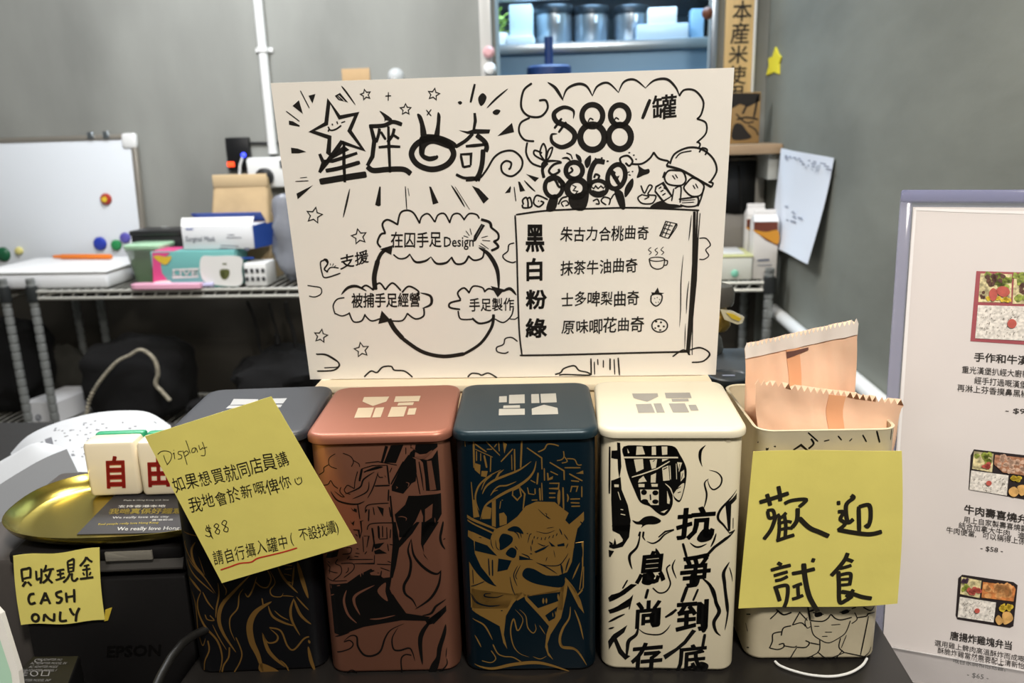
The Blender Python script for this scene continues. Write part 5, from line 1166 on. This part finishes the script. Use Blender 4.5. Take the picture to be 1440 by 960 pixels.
lt.text('罐', (945, 318), (1088, 305), (2, -140), .016, org=Cc)
dr.draw('''s9 155,95 320,72 500,62 700,55 870,52 1060,58 1280,68; s9 150,98 160,300 165,500 175,800 192,955; s10 178,958 400,955 600,950 900,942 1215,935; l11 1268,70 1258,400 1240,700 1215,955; l18 1250,75 1246,400 1226,700 1205,940; l6 1285,85 1272,250 1262,500 1240,720 1236,955; t6 1232,95 1225,170 1215,255; t6 1216,500 1205,600 1200,705; t6 1182,340 1168,500 1165,680 1158,785; t5 1195,760 1190,930
d6 1075,135 1140,150 1090,240 1040,225; l5 1055,175 1105,190; l5 1048,200 1098,215; l5 1068,155 1118,165; l5 1105,142 1068,232; l5 1085,140 1050,225; s5 1140,150 1140,170 1092,242
s6 972,365 985,410 1020,428 1058,415 1068,365; c5 1020,355 1066,368 1020,380 974,368; s6 1068,375 1085,378 1080,402 1058,405; s4 972,340 985,325 968,310 985,295; s4 1010,345 1025,328 1008,312 1025,298; s4 1048,340 1062,325 1045,310 1060,292
s7 985,590 985,630 1015,655 1045,630 1050,590 1015,580 985,590; p 985,570 1005,572 1025,540 1035,572 1065,575 1045,585 990,585; l4 1005,605 1008,612; l4 1020,600 1023,607; l4 1035,612 1038,618; l4 1012,630 1015,636; l4 1028,628 1030,634
e7 1037,775 48,40; o 1015,750 8,6; o 1045,755 7,6; o 1030,778 8,7; o 1062,780 7,6; o 1040,802 8,5; o 1010,790 6,5
s7 145,268 112,280 105,318 75,345 90,372 130,388 155,382; s7 165,872 130,848 90,855 78,890 38,908 42,935 85,945 110,935; s6 1280,240 1322,240 1348,280 1320,310 1338,345 1310,368 1280,368; s7 1250,915 1290,912 1330,930 1345,955 1320,985''', *D)
for ch, p, q_, h in (('黑', (212, 322), (332, 322), -172), ('白', (205, 502), (332, 498), -138), ('粉', (215, 675), (345, 672), -118), ('綠', (212, 850), (345, 848), -118)): lt.text(ch, p, q_, (0, h), .032, org=D)
for s_, p, q_ in (('朱古力合桃曲奇', (425, 262), (972, 248)), ('抹茶牛油曲奇', (425, 472), (902, 448)), ('士多啤梨曲奇', (428, 660), (912, 650)), ('原味唧花曲奇', (432, 832), (940, 812))): lt.text(s_, p, q_, (4, -92), .014, jit=.07, org=D)
dr.draw('''s10 548,252 528,220 548,172 578,165; s10 576,165 558,110 590,82 652,112; s9 650,115 668,42 710,24 750,42 787,105; s8 785,105 800,62 840,46 880,97; s8 880,97 900,52 940,46 972,102; s8 970,102 990,52 1030,46 1062,85; s8 1058,82 1090,45 1135,50 1152,75; s14 1162,80 1215,98 1226,132; s11 1225,130 1266,165 1268,200 1240,215; s13 1240,212 1268,248 1225,272; s8 625,295 660,320 700,316 728,292; t12 725,292 760,340 820,335 857,308; t12 855,308 890,350 950,345 982,310; s10 980,310 1010,352 1060,346 1088,303; s9 1085,303 1120,330 1170,316 1182,275
d7 1168,108 1180,114 1138,190 1124,188; f 1120,185 1140,190 1132,210 1115,215; l4 1095,135 1105,175; l4 1070,150 1092,180; l4 1055,180 1085,190; l4 1165,192 1205,182; l4 1170,208 1220,212; l4 1160,225 1210,262; l4 1150,240 1190,260
t22 1148,252 1210,295 1262,390 1272,515; p 1222,488 1308,510 1265,558; s15 1240,662 1228,740 1160,840 1060,905; s20 1062,904 930,920 800,890 680,810; s24 684,812 630,750 598,690; p 553,638 612,702 532,722; s24 514,512 508,430 530,330; s18 528,336 550,290 588,256; p 542,262 622,238 612,298; 
s7 268,662 256,610 280,570 325,560; t15 305,542 345,500 400,490 462,520; s9 430,500 460,485 505,515; s9 498,505 540,470 576,512; s9 575,512 620,470 672,517; s9 678,528 720,490 778,520 772,547; t14 790,530 852,550 855,600 802,626; s9 812,625 810,672 760,690 708,655; s8 712,655 680,700 608,702; s8 545,688 490,702 448,665; s8 452,660 430,702 380,706 353,650; s7 357,655 310,672 265,655
s9 1038,572 1020,530 1058,500 1092,532; s8 1088,532 1115,490 1170,498 1187,527; s9 1185,522 1210,505 1242,512; t16 1292,525 1340,505 1380,545; s10 1040,575 975,592 972,620 1035,632; s8 1022,640 1038,690 1112,692; s11 1108,685 1150,717 1210,707 1242,680; s7 1248,690 1300,712 1348,672 1362,620; s6 1340,690 1370,692 1388,680
s7 200,330 178,345 188,410 210,437 300,410; s8 205,328 222,350 202,385 225,402; t14 195,325 215,330 225,352; s6 215,405 240,375 290,378; l4 240,362 238,350; l4 252,365 258,350; l4 262,372 272,362
k6 140,55 50; k6 415,185 48; k6 180,795 42; k6 430,880 46; s6 98,485 130,490 178,500 182,535 145,555 108,550; s6 150,905 210,912 258,938 292,962 285,985 200,990''', *B)
lt.text('在囚手足', (608, 255), (922, 252), (0, -98), .014, jit=.03, org=B); lt.text('Design', (935, 248), (1118, 245), (0, -62), .012, word=True, org=B)
lt.text('被捕手足經營', (368, 622), (792, 618), (0, -90), .020, jit=.03, org=B); lt.text('手足製作', (1088, 645), (1368, 642), (0, -84), .016, jit=.03, org=B)
lt.text('支援', (300, 392), (478, 345), (-6, -85), .018, jit=.04, org=B)
dr.draw('''s4 280,105 300,88 318,92 335,76 360,74 370,85 400,88 424,106; s4 588,106 600,95 620,96 630,100 650,94 676,108; s4 848,98 865,92 875,80 905,72 920,86 945,92 948,100 880,98 860,100; l4 955,50 956,100; l4 1036,48 1040,100; l3 975,52 976,70; l3 992,55 992,78; l4 1012,50 1012,85; l3 1024,52 1026,98; l3 965,60 966,98; s4 1198,45 1230,25 1250,40; s4 1250,25 1280,18 1308,35 1290,58 1255,62; s4 138,38 170,40 205,65 190,85 140,88''', 380, 480, 2.1176)
inkm = mat('poster_ink', '#191614', .55)
lt.build('lettering', inkm, t); dr.build('drawing', inkm, t)
t = thing('sign_box', (PO.x, PO.y+.02, PT), 'pale wooden box behind the tins with the poster leaning on it', 'box')
woodm = mat('box_wood', '#d9c29c', .6, var=.1, vscale=6, stretch=(1, 6, 6))
Mb = Matrix.Translation((PO.x, PO.y, 0)) @ Matrix.Rotation(pa, 4, 'Z')
a = PP.uv(447, 530)[0]; b = PP.uv(1000, 528)[0]
obj('body', MB().box(a, b, -.018, .030, PT+.0004, PO.z-.0075, .001, Mb), woodm, t)
obj('top_board', MB().box(a+.002, b-.002, -.020, .032, PO.z-.0070, PO.z-.0008, .001, Mb), mat('box_wood2', '#e8d9bd', .6), t)
def pbox(u0, u1, w0, w1, v0, v1):
    T = Matrix((PP.ex, -PP.n, PP.ez)).transposed().to_4x4(); T.translation = PP.o
    return MB().box(u0, u1, w0, w1, v0, v1, .001, T)
obj('back_board', pbox(a+.01, b-.01, .0011, .006, .0012, .235), woodm, t)

# ================================================================== menu in its clear stand
MA, MT = math.radians(-16.3), math.radians(15.4)
mb0 = onZ(1241, 908, .924); EXT = -(.924-CT-.0045)/math.cos(MT)
mex = Vector((math.cos(MA), math.sin(MA), 0)); nb = Vector((-math.sin(MA), math.cos(MA), 0)); mez = nb*math.sin(MT)+Vector((0, 0, math.cos(MT)))
MP = Plane(mb0, mex, mez)
tl = MP.uv(1284, 291); Wm, Hm = .262, tl[1]
ac = mat('acrylic', '#b9bccf', .06, alpha=.30, spec=.6)
t = thing('menu_stand', mb0, 'clear acrylic stand leaning back, holding the food menu at the right', 'stand')
def mbox(u0, u1, n0, n1, v0, v1, r=.001):
    T = Matrix((MP.ex, -MP.n, MP.ez)).transposed().to_4x4(); T.translation = MP.o
    return MB().box(u0, u1, n0, n1, v0, v1, r, T)
etl = MP.uv(1281, 267)
def apanel(n0, n1):
    m = MB(); R = .008
    P = [(-.010, EXT), (Wm+.01, EXT)]+[(x, y) for x, y in rrect((Wm)/2, etl[1]/2, Wm/2+.010, etl[1]/2, R, 5)[6:18]]
    return m.ringloft([[MP.pt(u, v, -n) for u, v in reversed(P)] for n in (n0, n1)][::-1], smooth=False)
obj('back_panel', apanel(.0012, .0042), ac, t)
obj('rim', mbox(-.0098, Wm+.0098, -.0034, .0050, etl[1]-.0102, etl[1]-.0002, .0015), mat('acrylic_edge', '#8d90bb', .1, alpha=.45), t)
obj('rim', mbox(-.0100, -.0012, -.0034, .0050, EXT+.001, etl[1]-.0105, .0015), mat('acrylic_side', '#a9a9c6', .1, alpha=.32), t)
obj('base', MB().prism([mb0+mex*.0+Vector((0, 0, CT+.0005-mb0.z)), mb0+mex*.02-nb*.05+Vector((0, 0, CT+.0005-mb0.z)), mb0+mex*(Wm+.01)-nb*.05+Vector((0, 0, CT+.0005-mb0.z)), mb0+mex*(Wm+.01)+Vector((0, 0, CT+.0005-mb0.z))], (0, 0, .003)), mat('acrylic_base', '#a9a8ac', .12, alpha=.75), t)
obj('front_lip', mbox(.0005, Wm, -.0030, -.0016, EXT+.002, .0005, .0005), mat('acrylic_lip', '#b4b2b4', .1, alpha=.22), t)
obj('lip_edge', mbox(.0005, Wm, -.0031, -.0016, .0007, .0016, .0003), mat('acrylic_shine', '#d8d6d8', .2, alpha=.7), t)
t = thing('menu_sheet', mb0, 'white printed menu with lunch box photos inside the clear stand', 'menu')
obj('sheet', MB().sheet(lambda u, v, o: MP.pt(u*Wm+(tl[0])*(1-v), EXT+(1-v)*(Hm-EXT), o), 10, 10, .0004), mat('menu_paper', '#dcd6d6', .35, bump=.06, bscale=9), t)
bo = mat('menu_border', '#f0eef0', .3)
ik = Ink(MP, .0003); ik.draw('l4.5 1287,294 1340,296 1440,299 1540,302; l4.5 1287,294 1279,400 1271,520 1262,660'); ik.build('pale_border', bo, t)
ik = Ink(MP, .0003); E = (1260, 480, 4)
def mt(s, x0, y0, x1, y1, h, bold, org): ik.text(s, (x0, y0), (x1, y1), (h*.06, -h), bold, org=org)
mt('手作和牛漢堡扒弁当', 436, 112, 990, 152, 52, .022, E)
mt('重光漢堡扒經大廚親', 368, 178, 750, 206, 42, .008, E); mt('經手打過嘅漢堡扒', 438, 238, 780, 270, 42, .008, E); mt('再淋上芬香撲鼻黑椒', 342, 280, 745, 318, 42, .008, E)
ik.text('- $98 -', (614, 400), (805, 412), (2, -28), .012, word=True, org=E)
mt('牛肉壽喜燒弁当', 380, 966, 800, 1040, 52, .022, E)
G = (1260, 720, 4)
mt('用上自家製壽喜燒醬汁', 378, 58, 780, 118, 38, .006, G); mt('結合加拿大牛肉,進化而成', 350, 90, 850, 172, 38, .006, G); mt('牛肉便當,可以稱得上係經典之', 280, 116, 850, 204, 38, .006, G)
ik.text('- $58 -', (474, 212), (600, 230), (3, -26), .012, word=True, org=G)
mt('唐揚炸雞塊弁当', 302, 716, 655, 776, 50, .022, G)
mt('選用雞上髀肉高溫酥炸而成嘅炸雞', 215, 750, 800, 858, 36, .004, G); mt('酥脆炸雞當然需要配上清新怡人', 232, 792, 760, 890, 36, .004, G); mt('嘅自家調和他他醬。', 318, 848, 640, 900, 36, .004, G)
ik.text('- $65 -', (398, 922), (520, 944), (3, -26), .012, word=True, org=G)
ik.build('printed_text', mat('menu_ink', '#35302e', .5), t)
ricem = mat('print_rice', '#ddd8d2', .5, var=.22, vscale=420); 
lettuce = mat('print_salad', '#86923f', .5, var=.55, vscale=300); meat = mat('print_meat', '#a8775c', .5, var=.35, vscale=350)
friedm = mat('print_fried', '#c27a44', .5, var=.3, vscale=300); tomato = mat('print_tomato', '#b8564c', .5, var=.1, vscale=200)
pickle = mat('print_pickle', '#d6b93a', .5, var=.2, vscale=300); traym = {'r': mat('print_tray_red', '#a3525a', .4), 'k': mat('print_tray_black', '#2c2527', .4)}
speck = mat('print_speck', '#4c4236', .5)
def bento(name, label, tray, cells, org):
    a = None
    ik = Ink(MP, .0003); ik.draw(tray[1], *org); root = ik.build('food_photo', traym[tray[0]], t, label=label)
    for k, (nm, mm, dsl) in enumerate(cells):
        c = Ink(MP, .0006+.00015*k); c.draw(dsl, *org); c.build(nm, mm, root)
def specks(x0, y0, x1, y1, n, sl=.06):
    s = ''
    for _ in range(n):
        x, y = random.uniform(x0, x1), random.uniform(y0, y1); a = random.uniform(0, 3.14); r = random.uniform(4, 9)
        y += (x-x0)*sl; s += 'l3 %.0f,%.0f %.0f,%.0f;' % (x, y, x+r*math.cos(a), y+r*math.sin(a))
    return s
def blobs(x0, y0, x1, y1, n, r, sl=.06):
    s = ''
    for _ in range(n):
        x, y = random.uniform(x0, x1), random.uniform(y0, y1); y += (x-x0)*sl
        q = [(x+r*random.uniform(.6, 1.2)*math.cos(a), y+r*random.uniform(.6, 1.1)*math.sin(a)) for a in (0, 1.05, 2.1, 3.14, 4.2, 5.25)]
        s += 'f '+' '.join('%.0f,%.0f' % p for p in q)+';'
    return s
H1 = (1260, 260, 4)
bento('a', 'printed photo of the red lunch box', ('r', 'p 452,484 1010,500 985,915 418,878'), [
    ('salad', mat('print_salad_bed', '#c9bd92', .5, var=.5, vscale=260), 'p 474,498 652,502 646,662 462,658; p 664,504 1000,512 990,672 654,668'), ('rice', ricem, 'p 460,676 985,690 965,888 444,862'),
    ('greens', lettuce, blobs(490, 505, 640, 570, 14, 22)+blobs(670, 510, 800, 640, 16, 24)), ('lettuce', mat('print_red_leaf', '#5a3a30', .5, var=.3, vscale=300), blobs(500, 505, 600, 560, 10, 16)+blobs(690, 560, 800, 640, 8, 16)+blobs(470, 600, 500, 640, 4, 10)),
    ('corn', pickle, blobs(500, 625, 640, 648, 14, 13)), ('tomato', tomato, 'f 524,600 545,580 568,600 562,640 540,655 524,630; f 562,590 590,570 628,580 638,610 610,630 580,622'),
    ('seasoning', speck, specks(460, 690, 720, 850, 70, .03)), ('plum', tomato, 'o 650,780 26,26')], H1)
bento('b', 'printed photo of the sliced beef lunch box', ('k', 'p 438,606 800,648 800,892 720,888 408,832 420,640'), [
    ('salad', mat('print_salad_bed', '#c9bd92', .5, var=.5, vscale=260), 'p 438,616 548,630 540,735 428,715'), ('rice', ricem, 'p 422,724 632,752 622,866 412,832'),
    ('greens', lettuce, blobs(450, 630, 530, 690, 9, 18)), ('meat', meat, 'p 556,636 800,662 800,768 716,752 600,735 550,690'), ('slices', mat('print_meat_pale', '#c9a792', .5, var=.2, vscale=300), blobs(575, 645, 790, 700, 26, 15)+blobs(600, 700, 780, 730, 14, 14)),
    ('pickle', pickle, blobs(650, 762, 740, 775, 10, 16)), ('tomato', tomato, blobs(490, 680, 525, 705, 6, 14)), ('egg', mat('print_egg', '#cfa262', .5, var=.2, vscale=200), 'f 634,830 665,815 690,845 665,872 636,858; f 680,815 720,806 740,840 700,866'),
    ('seasoning', speck, specks(430, 740, 620, 830, 40, .1)), ('plum', tomato, 'o 520,795 16,14')], E)
bento('c', 'printed photo of the fried chicken lunch box', ('k', 'p 372,350 660,392 684,410 660,640 640,650 345,602 335,580 350,370'), [
    ('salad', mat('print_salad_bed', '#c9bd92', .5, var=.5, vscale=260), 'p 368,362 480,384 470,482 360,458'), ('rice', ricem, 'p 358,474 562,506 548,618 346,588'),
    ('chicken', friedm, 'p 488,390 660,412 672,430 660,500 480,478'), ('pieces', mat('print_fried_pale', '#d39a62', .5, var=.25, vscale=300), blobs(500, 400, 650, 470, 24, 20)), ('greens', lettuce, blobs(370, 400, 400, 440, 5, 14)), ('lettuce', mat('print_purple', '#4a3448', .5), blobs(375, 370, 405, 390, 5, 12)),
    ('tomato', tomato, blobs(410, 430, 470, 450, 9, 16)), ('pickle', pickle, blobs(585, 520, 645, 545, 10, 15)), ('egg', mat('print_egg', '#cfa262', .5, var=.2, vscale=200), 'f 556,600 575,575 600,610 575,630; f 600,560 640,560 655,600 610,628 596,600'),
    ('seasoning', speck, specks(365, 490, 545, 580, 40, .13)), ('plum', tomato, 'o 454,550 15,14')], G)
